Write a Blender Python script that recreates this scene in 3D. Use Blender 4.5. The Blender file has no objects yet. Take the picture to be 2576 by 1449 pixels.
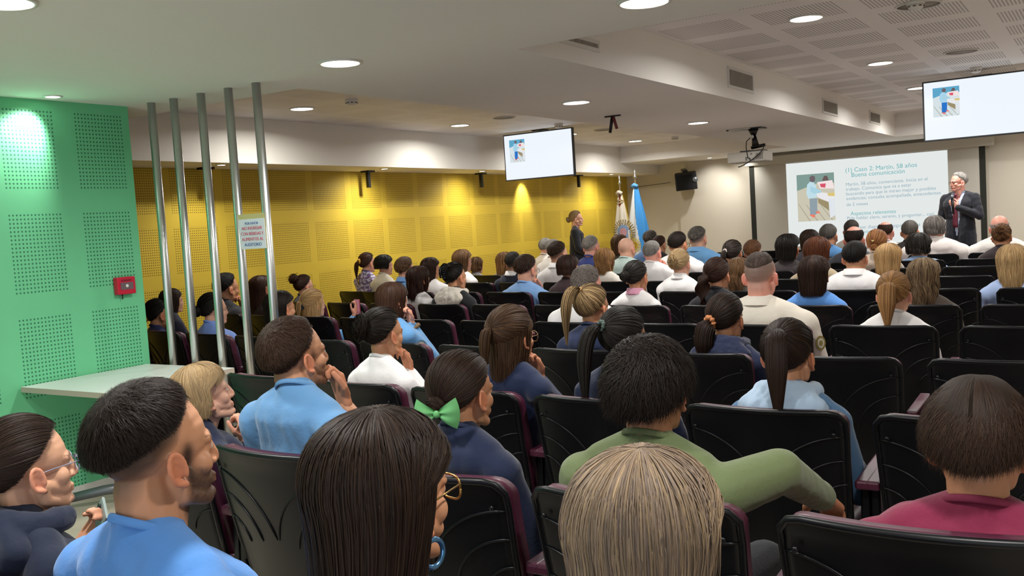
import bpy, math, random
import numpy as np
from mathutils import Vector, Matrix
R_ = math.radians
rng = np.random.default_rng(7)
random.seed(7)
scene = bpy.context.scene
COL = scene.collection

# ---------------------------------------------------------------- camera, world, exposure
F_PX, CAM_Z = 2372.47, 1.5
RM = np.array([[0.84344949, 0.53359769, -0.06218088],
               [-0.01595319, -0.09081797, -0.99573972],
               [-0.53697156, 0.84084814, -0.06808779]])
cam_data = bpy.data.cameras.new('camera')
cam_data.sensor_width = 36.0
cam_data.lens = 36.0 * F_PX / 2576
cam_data.clip_start = 0.05
cam = bpy.data.objects.new('camera', cam_data)
COL.objects.link(cam)
_m = Matrix([[RM[0][i], -RM[1][i], -RM[2][i]] for i in range(3)]).to_4x4()
_m.translation = Vector((0, 0, CAM_Z))
cam.matrix_world = _m
scene.camera = cam
world = bpy.data.worlds.new('world')
scene.world = world
world.use_nodes = True
world.node_tree.nodes['Background'].inputs[0].default_value = (0.86, 0.93, 1.0, 1)
world.node_tree.nodes['Background'].inputs[1].default_value = 1.05
scene.view_settings.view_transform = 'Standard'
scene.view_settings.look = 'None'
scene.view_settings.exposure = 0.5
scene.view_settings.gamma = 1.0
scene.view_settings.use_curve_mapping = False
scene.cycles.use_denoising = True
scene.cycles.max_bounces = 8
scene.cycles.diffuse_bounces = 4
scene.cycles.glossy_bounces = 3
LAMP_W = 17.5      # watts of one ceiling downlight


def ray(px, py):
    return RM.T @ np.array([(px - 1288) / F_PX, (py - 724.5) / F_PX, 1.0])


def at(px, py, ax, val):
    """where the sight line of a photo pixel meets a plane of the room"""
    d = ray(px, py)
    c = np.array([0, 0, CAM_Z])
    return c + d * ((val - c[ax]) / d[ax])


# ---------------------------------------------------------------- colours and materials
def lin(c):
    if isinstance(c, str):
        c = [int(c[i:i + 2], 16) / 255 for i in (0, 2, 4)]
    return tuple((x / 12.92 if x <= 0.04045 else ((x + 0.055) / 1.055) ** 2.4) for x in c)


MATS = {}


def mat(name, col, rough=0.6, metal=0.0, spec=0.5, emit=None, estr=1.0, bump=None, attr=False, sheen=0.0, streak=False):
    if name in MATS:
        return MATS[name]
    m = bpy.data.materials.new(name)
    m.use_nodes = True
    nt = m.node_tree
    b = nt.nodes['Principled BSDF']
    c = lin(col) if isinstance(col, str) else tuple(col)
    b.inputs['Base Color'].default_value = (*c, 1)
    b.inputs['Roughness'].default_value = rough
    b.inputs['Metallic'].default_value = metal
    b.inputs['Specular IOR Level'].default_value = spec
    if sheen:
        b.inputs['Sheen Weight'].default_value = sheen
    if emit is not None:
        e = lin(emit) if isinstance(emit, str) else emit
        b.inputs['Emission Color'].default_value = (*e, 1)
        b.inputs['Emission Strength'].default_value = estr
    if attr:
        a = nt.nodes.new('ShaderNodeAttribute')
        a.attribute_name = 'tint'
        nt.links.new(a.outputs['Color'], b.inputs['Base Color'])
    if bump:
        sc, st = bump
        tc = nt.nodes.new('ShaderNodeTexCoord')
        n = nt.nodes.new('ShaderNodeTexNoise')
        n.inputs['Scale'].default_value = sc
        n.inputs['Detail'].default_value = 3
        bp = nt.nodes.new('ShaderNodeBump')
        bp.inputs['Strength'].default_value = st
        bp.inputs['Distance'].default_value = 0.01
        nt.links.new(tc.outputs['Object'], n.inputs['Vector'])
        nt.links.new(n.outputs['Fac'], bp.inputs['Height'])
        nt.links.new(bp.outputs['Normal'], b.inputs['Normal'])
    if streak:
        uv = nt.nodes.new('ShaderNodeUVMap')
        mp = nt.nodes.new('ShaderNodeMapping')
        mp.inputs['Scale'].default_value = (150, 5, 1)
        n = nt.nodes.new('ShaderNodeTexNoise')
        n.inputs['Scale'].default_value = 1.0
        n.inputs['Detail'].default_value = 3
        bp = nt.nodes.new('ShaderNodeBump')
        bp.inputs['Strength'].default_value = 0.8
        bp.inputs['Distance'].default_value = 0.004
        nt.links.new(uv.outputs[0], mp.inputs[0])
        nt.links.new(mp.outputs[0], n.inputs['Vector'])
        nt.links.new(n.outputs['Fac'], bp.inputs['Height'])
        nt.links.new(bp.outputs['Normal'], b.inputs['Normal'])
    MATS[name] = m
    return m


class X:
    """small expression builder for shader maths"""
    nt = None

    def __init__(s, sock):
        s.s = sock

    @staticmethod
    def op(kind, *a):
        n = X.nt.nodes.new('ShaderNodeMath')
        n.operation = kind
        for i, v in enumerate(a):
            if isinstance(v, X):
                X.nt.links.new(v.s, n.inputs[i])
            else:
                n.inputs[i].default_value = v
        return X(n.outputs[0])

    def __add__(s, o): return X.op('ADD', s, o)
    def __sub__(s, o): return X.op('SUBTRACT', s, o)
    def __mul__(s, o): return X.op('MULTIPLY', s, o)
    def __truediv__(s, o): return X.op('DIVIDE', s, o)
    def frac(s): return X.op('FRACT', s)
    def lt(s, o): return X.op('LESS_THAN', s, o)
    def gt(s, o): return X.op('GREATER_THAN', s, o)


def perforated(name, base, hole, ax_u, u0, pu, wu, v0, pv, hv, su, sv, kind='dot', rad=0.26, rough=0.55, soft=1.0):
    """painted board with blocks of drilled holes or slots (u along ax_u, v along the second axis)"""
    m = bpy.data.materials.new(name)
    m.use_nodes = True
    nt = X.nt = m.node_tree
    b = nt.nodes['Principled BSDF']
    b.inputs['Roughness'].default_value = rough
    b.inputs['Specular IOR Level'].default_value = 0.3
    tc = nt.nodes.new('ShaderNodeTexCoord')
    sp = nt.nodes.new('ShaderNodeSeparateXYZ')
    nt.links.new(tc.outputs['Object'], sp.inputs[0])
    u = X(sp.outputs[ax_u[0]]) - u0
    v = X(sp.outputs[ax_u[1]]) - v0
    pu_ = (u / pu).frac() * pu
    pv_ = (v / pv).frac() * pv
    mask = pu_.lt(wu) * pv_.lt(hv)
    if kind == 'dot':
        a = (pu_ / su).frac() - 0.5
        c = (pv_ / sv).frac() - 0.5
        h = (a * a + c * c).lt(rad * rad)
    else:
        h = (pu_ / su).frac().lt(rad)
    fac = mask * h * soft
    mx = nt.nodes.new('ShaderNodeMixRGB')
    nt.links.new(fac.s, mx.inputs[0])
    mx.inputs[1].default_value = (*lin(base), 1)
    mx.inputs[2].default_value = (*lin(hole), 1)
    nt.links.new(mx.outputs[0], b.inputs['Base Color'])
    bp = nt.nodes.new('ShaderNodeBump')
    bp.invert = True
    bp.inputs['Strength'].default_value = 0.6 * soft
    bp.inputs['Distance'].default_value = 0.003
    nt.links.new(fac.s, bp.inputs['Height'])
    nt.links.new(bp.outputs['Normal'], b.inputs['Normal'])
    return m


# ---------------------------------------------------------------- mesh builder
def mesh_from(name, V, Fs, smooth=True, mats=(), midx=None, tint=None, uv=None):
    me = bpy.data.meshes.new(name)
    V = np.asarray(V, dtype=np.float32)
    if isinstance(Fs, np.ndarray):
        n, k = Fs.shape
        me.vertices.add(len(V))
        me.vertices.foreach_set('co', V.ravel())
        me.loops.add(n * k)
        me.loops.foreach_set('vertex_index', Fs.ravel().astype(np.int32))
        me.polygons.add(n)
        me.polygons.foreach_set('loop_start', (np.arange(n) * k).astype(np.int32))
        me.update(calc_edges=True)
    else:
        me.from_pydata([tuple(map(float, v)) for v in V], [], [tuple(map(int, f)) for f in Fs])
    for m in mats:
        me.materials.append(m)
    if midx is not None:
        me.polygons.foreach_set('material_index', np.asarray(midx, dtype=np.int32))
    me.polygons.foreach_set('use_smooth', np.full(len(me.polygons), smooth, dtype=bool))
    if tint is not None:
        a = me.color_attributes.new('tint', 'FLOAT_COLOR', 'POINT')
        t = np.ones((len(V), 4), dtype=np.float32)
        t[:, :3] = tint
        a.data.foreach_set('color', t.ravel())
    if uv is not None:
        l = me.uv_layers.new(name='UVMap')
        idx = np.empty(len(me.loops), dtype=np.int32)
        me.loops.foreach_get('vertex_index', idx)
        l.data.foreach_set('uv', np.asarray(uv, dtype=np.float32)[idx].ravel())
    me.update()
    return me


def link(name, me, parent=None):
    o = bpy.data.objects.new(name, me)
    COL.objects.link(o)
    if parent is not None:
        o.parent = parent
    return o


def tag(o, label=None, cat=None, group=None, kind=None):
    if label: o['label'] = label
    if cat: o['category'] = cat
    if group: o['group'] = group
    if kind: o['kind'] = kind
    return o


def empty(name, loc=(0, 0, 0), rz=0.0):
    o = bpy.data.objects.new(name, None)
    o.empty_display_size = 0.1
    COL.objects.link(o)
    o.location = loc
    o.rotation_euler = (0, 0, rz)
    return o


class MB:
    """collects shapes into one mesh"""

    def __init__(s):
        s.v, s.f, s.m, s.sm = [], [], [], []

    def add(s, V, Fs, mi=0, smooth=False):
        n = len(s.v)
        s.v += [tuple(map(float, p)) for p in V]
        s.f += [tuple(int(i) + n for i in f) for f in Fs]
        s.m += [mi] * len(Fs)
        s.sm += [smooth] * len(Fs)
        return s

    def box(s, lo, hi, mi=0):
        (a, b, c), (d, e, f) = lo, hi
        V = [(a, b, c), (d, b, c), (d, e, c), (a, e, c), (a, b, f), (d, b, f), (d, e, f), (a, e, f)]
        return s.add(V, [(0, 3, 2, 1), (4, 5, 6, 7), (0, 1, 5, 4), (1, 2, 6, 5), (2, 3, 7, 6), (3, 0, 4, 7)], mi)

    def quad(s, a, b, c, d, mi=0):
        return s.add([a, b, c, d], [(0, 1, 2, 3)], mi)

    def poly(s, pts, mi=0):
        return s.add(pts, [tuple(range(len(pts)))], mi)

    def prism(s, pts, off, mi=0):
        n = len(pts)
        V = [tuple(p) for p in pts] + [tuple(np.add(p, off)) for p in pts]
        return s.add(V, [tuple(range(n))[::-1], tuple(range(n, 2 * n))] + [(i, (i + 1) % n, (i + 1) % n + n, i + n) for i in range(n)], mi)

    def tube(s, pts, r, n=10, mi=0, cap=True, flat=1.0):
        pts = [np.array(p, float) for p in pts]
        rs = r if isinstance(r, (list, tuple, np.ndarray)) else [r] * len(pts)
        V = []
        up = None
        for i, p in enumerate(pts):
            t = pts[min(i + 1, len(pts) - 1)] - pts[max(i - 1, 0)]
            t = t / (np.linalg.norm(t) + 1e-9)
            if up is None:
                up = np.array([0, 0, 1.0]) if abs(t[2]) < 0.9 else np.array([1.0, 0, 0])
            a = np.cross(t, up); a /= np.linalg.norm(a) + 1e-9
            b = np.cross(a, t)
            up = b
            for k in range(n):
                th = 2 * math.pi * k / n
                V.append(p + (a * math.cos(th) + b * math.sin(th) * flat) * rs[i])
        Fs = [(i * n + k, i * n + (k + 1) % n, (i + 1) * n + (k + 1) % n, (i + 1) * n + k) for i in range(len(pts) - 1) for k in range(n)]
        if cap:
            Fs += [tuple(range(n))[::-1], tuple(range((len(pts) - 1) * n, len(pts) * n))]
        return s.add(V, Fs, mi, True)

    def lathe(s, c, prof, n=24, mi=0, axis=2, smooth=True):
        V = []
        for r, h in prof:
            for k in range(n):
                th = 2 * math.pi * k / n
                q = [r * math.cos(th), r * math.sin(th), h]
                if axis == 1: q = [q[0], q[2], q[1]]
                if axis == 0: q = [q[2], q[0], q[1]]
                V.append(np.add(c, q))
        m = len(prof)
        Fs = [(i * n + k, i * n + (k + 1) % n, (i + 1) * n + (k + 1) % n, (i + 1) * n + k) for i in range(m - 1) for k in range(n)]
        Fs += [tuple(range(n))[::-1], tuple(range((m - 1) * n, m * n))]
        return s.add(V, Fs, mi, smooth)

    def ball(s, c, r, mi=0, n=12, rot=None):
        r = np.array([r] * 3 if np.isscalar(r) else r, float)
        V, Fs = [], []
        for i in range(n + 1):
            ph = math.pi * i / n
            for k in range(2 * n):
                th = math.pi * k / n
                q = np.array([math.sin(ph) * math.cos(th), math.sin(ph) * math.sin(th), math.cos(ph)]) * r
                if rot is not None: q = rot @ q
                V.append(np.add(c, q))
        w = 2 * n
        Fs = [(i * w + k, (i + 1) * w + k, (i + 1) * w + (k + 1) % w, i * w + (k + 1) % w) for i in range(n) for k in range(w)]
        return s.add(V, Fs, mi, True)

    def build(s, name, mats, parent=None, bevel=0.0, loc=None):
        mats = mats if isinstance(mats, (list, tuple)) else [mats]
        me = mesh_from(name, s.v, s.f, False, mats, s.m)
        me.polygons.foreach_set('use_smooth', np.array(s.sm, dtype=bool))
        o = link(name, me, parent)
        if loc is not None: o.location = loc
        if bevel:
            md = o.modifiers.new('edge', 'BEVEL')
            md.width = bevel
            md.segments = 2
            md.limit_method = 'ANGLE'
        return o


def text(name, body, loc, size, m, rot=(R_(90), 0, 0), parent=None, align='LEFT', ext=0.0005):
    c = bpy.data.curves.new(name, 'FONT')
    c.body = body
    c.size = size
    c.align_x = align
    c.extrude = ext
    c.materials.append(m)
    tmp = bpy.data.objects.new(name, c)
    COL.objects.link(tmp)
    me = bpy.data.meshes.new_from_object(tmp.evaluated_get(bpy.context.evaluated_depsgraph_get()))
    bpy.data.objects.remove(tmp)
    o = bpy.data.objects.new(name, me)
    COL.objects.link(o)
    o.location = loc
    o.rotation_euler = rot
    if parent: o.parent = parent
    return o
# ================================================================ THE ROOM
HN, HL, HR = 2.401, 2.665, 2.72            # low ceiling, left recess, right recess
XS, XW, XG = -6.97, -7.60, -5.317          # soffit face, yellow wall, green wall
YN, YF, YW = 4.25, 14.55, 16.1             # near edge and far edge of the recesses, front wall
XML, XMR = -4.157, -2.594                  # flat middle band between the two recesses
XR, YB = 3.2, -2.6                         # right wall, back end of the room
ZS = 2.232                                 # underside of the soffit over the yellow wall
M_ceil = mat('ceiling_paint', 'EFECE7', 0.8, bump=(3, 0.05))
M_wallw = mat('wall_paint', 'D6CFC0', 0.75)
M_floor = mat('floor_vinyl', 'C4B8A8', 0.45, bump=(8, 0.05))
M_green = perforated('green_acoustic_board', '6CC491', '33785A', (1, 2), 3.37 - 0.467 * 10 + 0.125, 0.467, 0.335, 1.87 - 0.607 * 4, 0.607, 0.472, 0.0223, 0.0236, rad=0.24)
M_yellow = perforated('yellow_acoustic_board', 'D6B83E', '80691A', (1, 2), 7.85 - 0.64 * 12, 0.64, 0.54, 1.79 - 0.58 * 4, 0.58, 0.455, 0.0235, 0.0235, rad=0.24)
M_slot = perforated('slotted_ceiling_board', 'EDE9E6', 'AEA8A4', (0, 1), -1.27 - 0.635 * 4, 0.635, 0.5, 7.31 - 0.665 * 8, 0.665, 0.46, 0.022, 1, 'slot', 0.42, soft=0.9)
M_slot2 = perforated('faint_slotted_ceiling_board', 'EDE9E6', 'C9C4C0', (0, 1), -7.0, 0.635, 0.5, 4.4, 0.665, 0.46, 0.022, 1, 'slot', 0.42, soft=0.45)
M_white = mat('white_plastic', 'DAD8D2', 0.4)
M_grille = mat('grille_shadow', '6B675F', 0.7)
M_black = mat('black_plastic', '0C0D10', 0.35, spec=0.5)
M_metal = mat('brushed_steel', 'CFD1D0', 0.3, metal=1.0)
M_grey = mat('grey_metal', '6F7478', 0.4, metal=0.6)
M_lens = mat('lamp_lens', 'FFFFFF', 0.5, emit=(1, 0.98, 0.93), estr=9.0)


def struct(name, mb, m):
    return tag(mb.build(name, m), kind='structure')


struct('floor', MB().quad((-8.2, YB, 0), (XR, YB, 0), (XR, YW + .3, 0), (-8.2, YW + .3, 0)), M_floor)
c = MB()
Q = lambda x0, x1, y0, y1, z: c.quad((x0, y0, z), (x0, y1, z), (x1, y1, z), (x1, y0, z))
Q(-8.2, XR, YB, YN, HN)
Q(XML, XMR, YN, YF, HN)
Q(XS, XR, YF, YW + .05, HN)
XRR = 2.6
Q(XRR, XR, YN, YF, HN)
c.quad((XMR, YN, HN), (XMR, YF, HN), (XMR, YF, HR), (XMR, YN, HR))
c.quad((XMR, YF, HN), (XRR, YF, HN), (XRR, YF, HR), (XMR, YF, HR))
c.quad((XRR, YF, HN), (XRR, YN, HN), (XRR, YN, HR), (XRR, YF, HR))
c.quad((XRR, YN, HN), (XMR, YN, HN), (XMR, YN, HR), (XRR, YN, HR))
c.quad((XML, YF, HN), (XML, YN, HN), (XML, YN, HL), (XML, YF, HL))
c.quad((XS, YF, HN), (XML, YF, HN), (XML, YF, HL), (XS, YF, HL))
c.quad((XML, YN, HN), (XS, YN, HN), (XS, YN, HL), (XML, YN, HL))
struct('ceiling', c, M_ceil)
c = MB(); Q(XMR, XRR, YN, YF, HR)
struct('ceiling_recess_right', c, M_slot)
c = MB(); Q(XS, XML, YN, YF, HL)
struct('ceiling_recess_left', c, M_slot2)
struct('trim_1', MB().box((XW - .05, 2.0, ZS), (XS, YW + .04, HL + .05)), mat('soffit_paint', 'EDE8DE', 0.75))
struct('wall_left', MB().box((XW - .1, 1.8, 0), (XW, YW + .1, ZS)), M_yellow)
struct('wall_green', MB().box((XG - .14, YB, 0), (XG, 3.88, HN)), M_green)
struct('baseboard_green', MB().box((XG, YB, 0), (XG + .014, 3.88, .078)), M_white)
struct('baseboard_left', MB().box((XW, 1.8, 0), (XW + .012, YW, .078)), M_white)
w = MB().box((-8.2, YW, 0), (-6.55, YW + .2, HN + .3)).box((-6.55, YW - .06, 0), (XR, YW + .2, HN))
struct('wall_front', w, M_wallw)
struct('wall_right', MB().box((XR, YB, 0), (XR + .1, YW + .2, 2.9)), M_wallw)
struct('wall_back', MB().box((XW - .1, 1.7, 0), (XG - .14, 1.8, HN)), M_wallw)


# ---------------------------------------------------------------- downlights
def rim_lamp(x, y, z, r, label, watts=LAMP_W, cat='ceiling light', col=(1, 0.975, 0.93)):
    t = empty('ceiling_light', (x, y, z))
    tag(t, label, cat, 'round recessed downlights')
    MB().lathe((0, 0, 0), [(r * 1.18, 0), (r * 1.16, -.008), (r * 1.02, -.01), (r, -.003), (r, .0)], 32).build('trim_ring', M_white, t)
    MB().lathe((0, 0, 0), [(r * .98, -.002), (r * .98, -.006), (r * .5, -.0075), (.001, -.008)], 32).build('lens', M_lens, t)
    if watts:
        d = bpy.data.lights.new('downlight', 'AREA')
        d.shape = 'DISK'
        d.size = r * 1.8
        d.spread = R_(166)
        d.energy = watts
        d.color = col
        lo = bpy.data.objects.new('downlight', d)
        COL.objects.link(lo)
        lo.location = (0, 0, -.02)
        lo.parent = t


M_ = HN
LAMPS = [(-3.41, 3.80, M_, 'downlight in the flat band nearest the camera, above the steel poles'),
         (-3.46, 6.50, M_, 'downlight in the flat band right of the left television'),
         (-3.51, 9.18, M_, 'downlight in the flat band just left of the projector mount'),
         (-1.65, 3.76, M_, 'downlight cut by the top edge, left of the perforated ceiling'),
         (-6.21, 6.36, HL, 'downlight in the left recess beside the smoke detector'),
         (-6.30, 8.97, HL, 'downlight in the left recess just left of the left television'),
         (-6.24, 13.6, HL, 'downlight deep in the left recess above the flags'),
         (-1.66, 6.37, HR, 'largest downlight in the perforated ceiling, nearest the camera'),
         (-1.71, 8.99, HR, 'second downlight in the perforated ceiling, above the right television'),
         (-1.79, 11.4, HR, 'downlight half hidden behind the left edge of the right television')]
for x, y, z, l in LAMPS:
    rim_lamp(x, y, z, .1, 'round white recessed ' + l)
p = at(6, 3, 2, HN)
rim_lamp(p[0], p[1], HN, .1, 'round white recessed downlight cut by the top left corner')
for x, y, z in ((.3, 6.4, HR), (.3, 9.0, HR), (.3, 11.4, HR), (.0, 1.4, HN), (-1.7, 1.2, HN), (-6.2, 11.4, HL)):
    rim_lamp(x, y, z, .1, 'round white recessed downlight out of view above the seats')


for x, y, z, l in ((-1.8, 13.5, HR, 'downlight beyond the right television, left of its mount'), (-.2, 13.5, HR, 'downlight beyond the right television, right of its mount'),
                   (-1.0, 15.15, HN, 'downlight over the front wall behind the right television')):
    rim_lamp(x, y, z, .1, 'round white recessed ' + l, LAMP_W * (.35 if z == HN else 1.3))


def small_spot(x, y, z, aim, watts, label, size=60, blend=.8, r=.04):
    t = empty('ceiling_spotlight', (x, y, z))
    tag(t, label, 'spotlight', 'small recessed wall washing spots')
    MB().lathe((0, 0, 0), [(r * 1.4, 0), (r * 1.35, -.006), (r, -.006), (r, 0)], 24).build('trim_ring', M_white, t)
    MB().lathe((0, 0, 0), [(r * .95, -.001), (r * .95, -.004), (.001, -.005)], 24).build('lens', M_lens, t)
    d = bpy.data.lights.new('spot_lamp', 'SPOT')
    d.energy = watts
    d.spot_size = R_(size)
    d.spot_blend = blend
    d.shadow_soft_size = .03
    d.color = (1, .97, .92)
    lo = bpy.data.objects.new('spot_lamp', d)
    COL.objects.link(lo)
    lo.location = (0, 0, -.025)
    v = Vector(aim) - Vector((x, y, z))
    lo.rotation_euler = v.to_track_quat('-Z', 'Y').to_euler()
    lo.parent = t


small_spot(-5.17, 3.28, HN, (XG, 3.12, 2.12), 30, 'small bright spotlight over the green wall', 80)
for px, l in ((914, 'small spot under the soffit by the left hanging bracket'), (1168, 'small spot under the soffit by the middle hanging bracket'),
              (1508, 'small spot under the soffit right of the left television')):
    p = at(px, 430 + (px - 914) * .018, 2, ZS)
    small_spot(-7.16, p[1], ZS, (XW, p[1] - .05, .9), 26, l, 150, 1.0)
small_spot(-7.40, 12.35, ZS, (XW, 12.35, 1.85), 30, 'small spot behind the left television making a hot patch on the yellow wall', 70)
small_spot(-7.16, 6.2, ZS, (XW, 6.1, 1.0), 9, 'small spot under the soffit behind the steel poles', 100)
p1 = at(1803, 398, 2, HN); p2 = at(1845, 397, 2, HN)
small_spot(p1[0], 15.4, HN, (-5.9, 16.1, 1.6), 22, 'small spot by the front wall left of the projector', 90)
small_spot(p2[0] + .3, 15.4, HN, (-5.3, 16.1, 1.7), 16, 'small spot by the front wall right behind the projector', 90)


# ---------------------------------------------------------------- ceiling fittings
def smoke(px, py, z, label):
    p = at(px, py, 2, z)
    t = empty('smoke_detector', (p[0], p[1], z)); tag(t, label, 'smoke detector', 'white ceiling smoke detectors')
    MB().lathe((0, 0, 0), [(.055, 0), (.055, -.012), (.05, -.02)], 24).build('base', M_white, t)
    MB().lathe((0, 0, 0), [(.05, -.02), (.045, -.038), (.03, -.05), (.001, -.052)], 24).build('cover', M_white, t)
    b = MB()
    for k in range(8):
        a = k * math.pi / 4
        b.box((.044 * math.cos(a) - .008, .044 * math.sin(a) - .008, -.036), (.044 * math.cos(a) + .008, .044 * math.sin(a) + .008, -.028))
    b.build('vent', M_grille, t)


def ring(px, py, z, r, label, mm):
    p = at(px, py, 2, z)
    t = empty('ceiling_speaker', (p[0], p[1], z)); tag(t, label, 'ceiling speaker', 'round ceiling speakers')
    MB().lathe((0, 0, 0), [(r, 0), (r, -.008), (r * .93, -.01), (r * .92, -.002)], 36).build('ring', M_white, t)
    MB().lathe((0, 0, 0), [(r * .92, -.003), (.001, -.004)], 36).build('grille', mm, t)


M_grl = mat('speaker_grille', '9B968F', .7)
smoke(884, 250, HL, 'white smoke detector beside the left recess downlight')
smoke(1405, 312, HL, 'small smoke detector just above the left television')
smoke(1698, 344, HL, 'faint smoke detector in the far left recess')
smoke(2303, 4, HR, 'white smoke detector cut by the top edge over the perforated ceiling')
smoke(2455, 170, HR, 'smoke detector just above the right television')
ring(1268, 295, HL, .13, 'round flat speaker left of the left television', M_grl)
ring(1518, 326, HL, .13, 'round flat speaker beyond the hanging black sensor', M_grl)
ring(2310, 12, HR, .14, 'round flat speaker nearest the camera in the perforated ceiling', M_grl)
ring(2418, 129, HR, .14, 'round flat speaker between perforated rows above the right television', M_grl)


def vent(a, b, label, n=16):
    p, q = at(*a, 0, XMR), at(*b, 0, XMR)
    y0, y1, z1, z0 = p[1], q[1], p[2], q[2]
    z1 = min(z1, HR - .02)
    t = empty('air_vent', (XMR, (y0 + y1) / 2, z0)); tag(t, label, 'air vent', 'air grilles along the beam')
    h, L = z1 - z0, (y1 - y0) / 2
    f = MB()
    f.box((0, -L, 0), (.012, L, .022)).box((0, -L, h - .022), (.012, L, h)).box((0, -L, .022), (.012, -L + .022, h - .022)).box((0, L - .022, .022), (.012, L, h - .022))
    f.build('frame', M_white, t)
    MB().box((0, -L + .02, .02), (.002, L - .02, h - .02)).build('backing', M_grille, t)
    s = MB()
    for k in range(n):
        y = -L + .03 + (2 * L - .06) * (k + .5) / n
        s.box((.002, y - .003, .022), (.011, y + .003, h - .022))
    s.build('slat', mat('vent_slats', 'B5AFA4', .6), t)


vent((1385, 70), (1506, 133), 'large air grille partly cut off by the near ceiling edge', 30)
vent((1828, 166), (1894, 236), 'square air grille in the middle of the beam face', 26)
vent((2067, 246), (2106, 294), 'small air grille further along the beam face', 20)
vent((2186, 277), (2213, 315), 'farthest smallest air grille on the beam face', 16)

# black sensor hanging from the flat band
p = at(1545, 290, 2, HN)
t = empty('hanging_sensor', (p[0], p[1], HN)); tag(t, 'small black and red bracket hanging from the flat ceiling band', 'sensor')
MB().box((-.09, -.012, -.012), (.06, .012, 0)).build('bracket', M_black, t)
MB().tube([(-.02, 0, -.01), (-.05, 0, -.15)], .014).build('arm', M_black, t)
MB().tube([(-.01, 0, -.01), (.02, 0, -.12)], .013).build('cable_end', mat('dark_red', '6E2A28', .5), t)

# ---------------------------------------------------------------- steel poles
for k, x in enumerate((-5.105, -4.888, -4.635, -4.392, -4.156)):
    t = empty('steel_pole', (x, 3.9, 0))
    tag(t, ['shiny steel floor-to-ceiling pole closest to the green wall', 'second shiny steel pole from the green wall',
            'middle shiny steel pole of the row of five', 'fourth shiny steel pole, holding the left side of the paper sign',
            'shiny steel pole farthest from the green wall, right of the paper sign'][k], 'pole', 'steel poles')
    MB().tube([(0, 0, 0), (0, 0, HN)], .0255, 24).build('tube', M_metal, t)
    MB().lathe((0, 0, 0), [(.045, 0), (.045, .012), (.027, .02)], 24).build('base_flange', M_metal, t)

# paper sign between the two right poles
p = at(600, 553, 1, 3.868)
t = empty('paper_sign', (p[0], 3.868, 1.455)); tag(t, 'white paper notice with blue and red capitals taped between steel poles', 'sign')
W, H = .215, .175
t.location.x = p[0]; t.location.z = p[2] - H
MB().box((0, 0, 0), (W, .001, H)).build('sheet', mat('paper', 'DDE3EC', .7), t)
MB().box((-.004, .0012, -.002), (W + .004, .0018, H + .03)).build('tape', mat('clear_tape', 'C9BE86', .25), t)
mb_, mr_ = mat('ink_blue', '2F5C9E', .6), mat('ink_red', 'C23B55', .6)
for s, z, m, sz in (('POR FAVOR', .142, mb_, .021), ('NO INGRESAR', .112, mr_, .0265), ('CON BEBIDAS Y', .080, mr_, .0265), ('ALIMENTOS AL', .048, mr_, .0265), ('AUDITORIO', .016, mb_, .0265)):
    text('lettering', s, (W / 2, -.001, z), sz, m, parent=t, align='CENTER')

# ---------------------------------------------------------------- fire alarm call point
t = empty('fire_alarm', (XG, 3.72, 1.21)); p = at(310, 740, 0, XG); t.location = (XG, p[1], p[2])
tag(t, 'red square fire alarm call point on the green wall', 'fire alarm')
mred = mat('alarm_red', 'C41838', .35)
MB().box((0, -.065, 0), (.045, .065, .11)).build('case', mred, t, .006)
MB().box((.045, -.045, .03), (.048, .045, .075)).build('plate', mat('alarm_plate', '6B5A60', .4), t)
MB().lathe((.048, 0, .053), [(.011, 0), (.01, .004), (.001, .005)], 16, axis=0).build('button', M_white, t)
MB().box((.045, -.035, .083), (.047, .035, .094)).build('marking', mat('alarm_mark', '7A1228', .4), t)
MB().tube([(.02, -.02, 0), (.02, -.022, -.03)], .004).build('cable', M_black, t)

# ---------------------------------------------------------------- folding table
t = empty('side_table', (-4.9, 3.42, 0)); tag(t, 'white-topped folding table with grey pedestal against the green wall', 'table')
MB().box((-.40, -.42, .708), (.43, .42, .74)).build('tabletop', [mat('laminate', 'E3E8E6', .35)], t, .002)
e_ = MB()
for lo, hi in (((-.40, -.4215, .709), (.43, -.42, .739)), ((.43, -.4215, .709), (.4315, .42, .739))): e_.box(lo, hi)
e_.build('edge_band', mat('raw_edge', 'B5A99A', .6), t)
l = MB().tube([(0.05, 0, .08), (0.05, 0, .60)], .03, 16)
for dx, dy in ((-.25, -.2), (.25, -.2), (-.25, .2), (.25, .2)):
    l.tube([(0.05, 0, .55), (0.05 + dx * .7, dy * .8, .70)], .02, 10)
l.build('pedestal', M_grey, t)
for dx, dy in ((-.32, -.30), (.34, -.30), (-.30, .3), (.34, .3)):
    b = MB().tube([(0.05, 0, .10), (0.05 + dx * .5, dy * .5, .09), (0.05 + dx, dy, .06)], [.032, .03, .026], 12)
    f = b.build('foot', M_grey, t)
    MB().lathe((0.05 + dx, dy, 0.0), [(.02, 0), (.024, .02), (.018, .04)], 14).build('caster', M_black, f)


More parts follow.
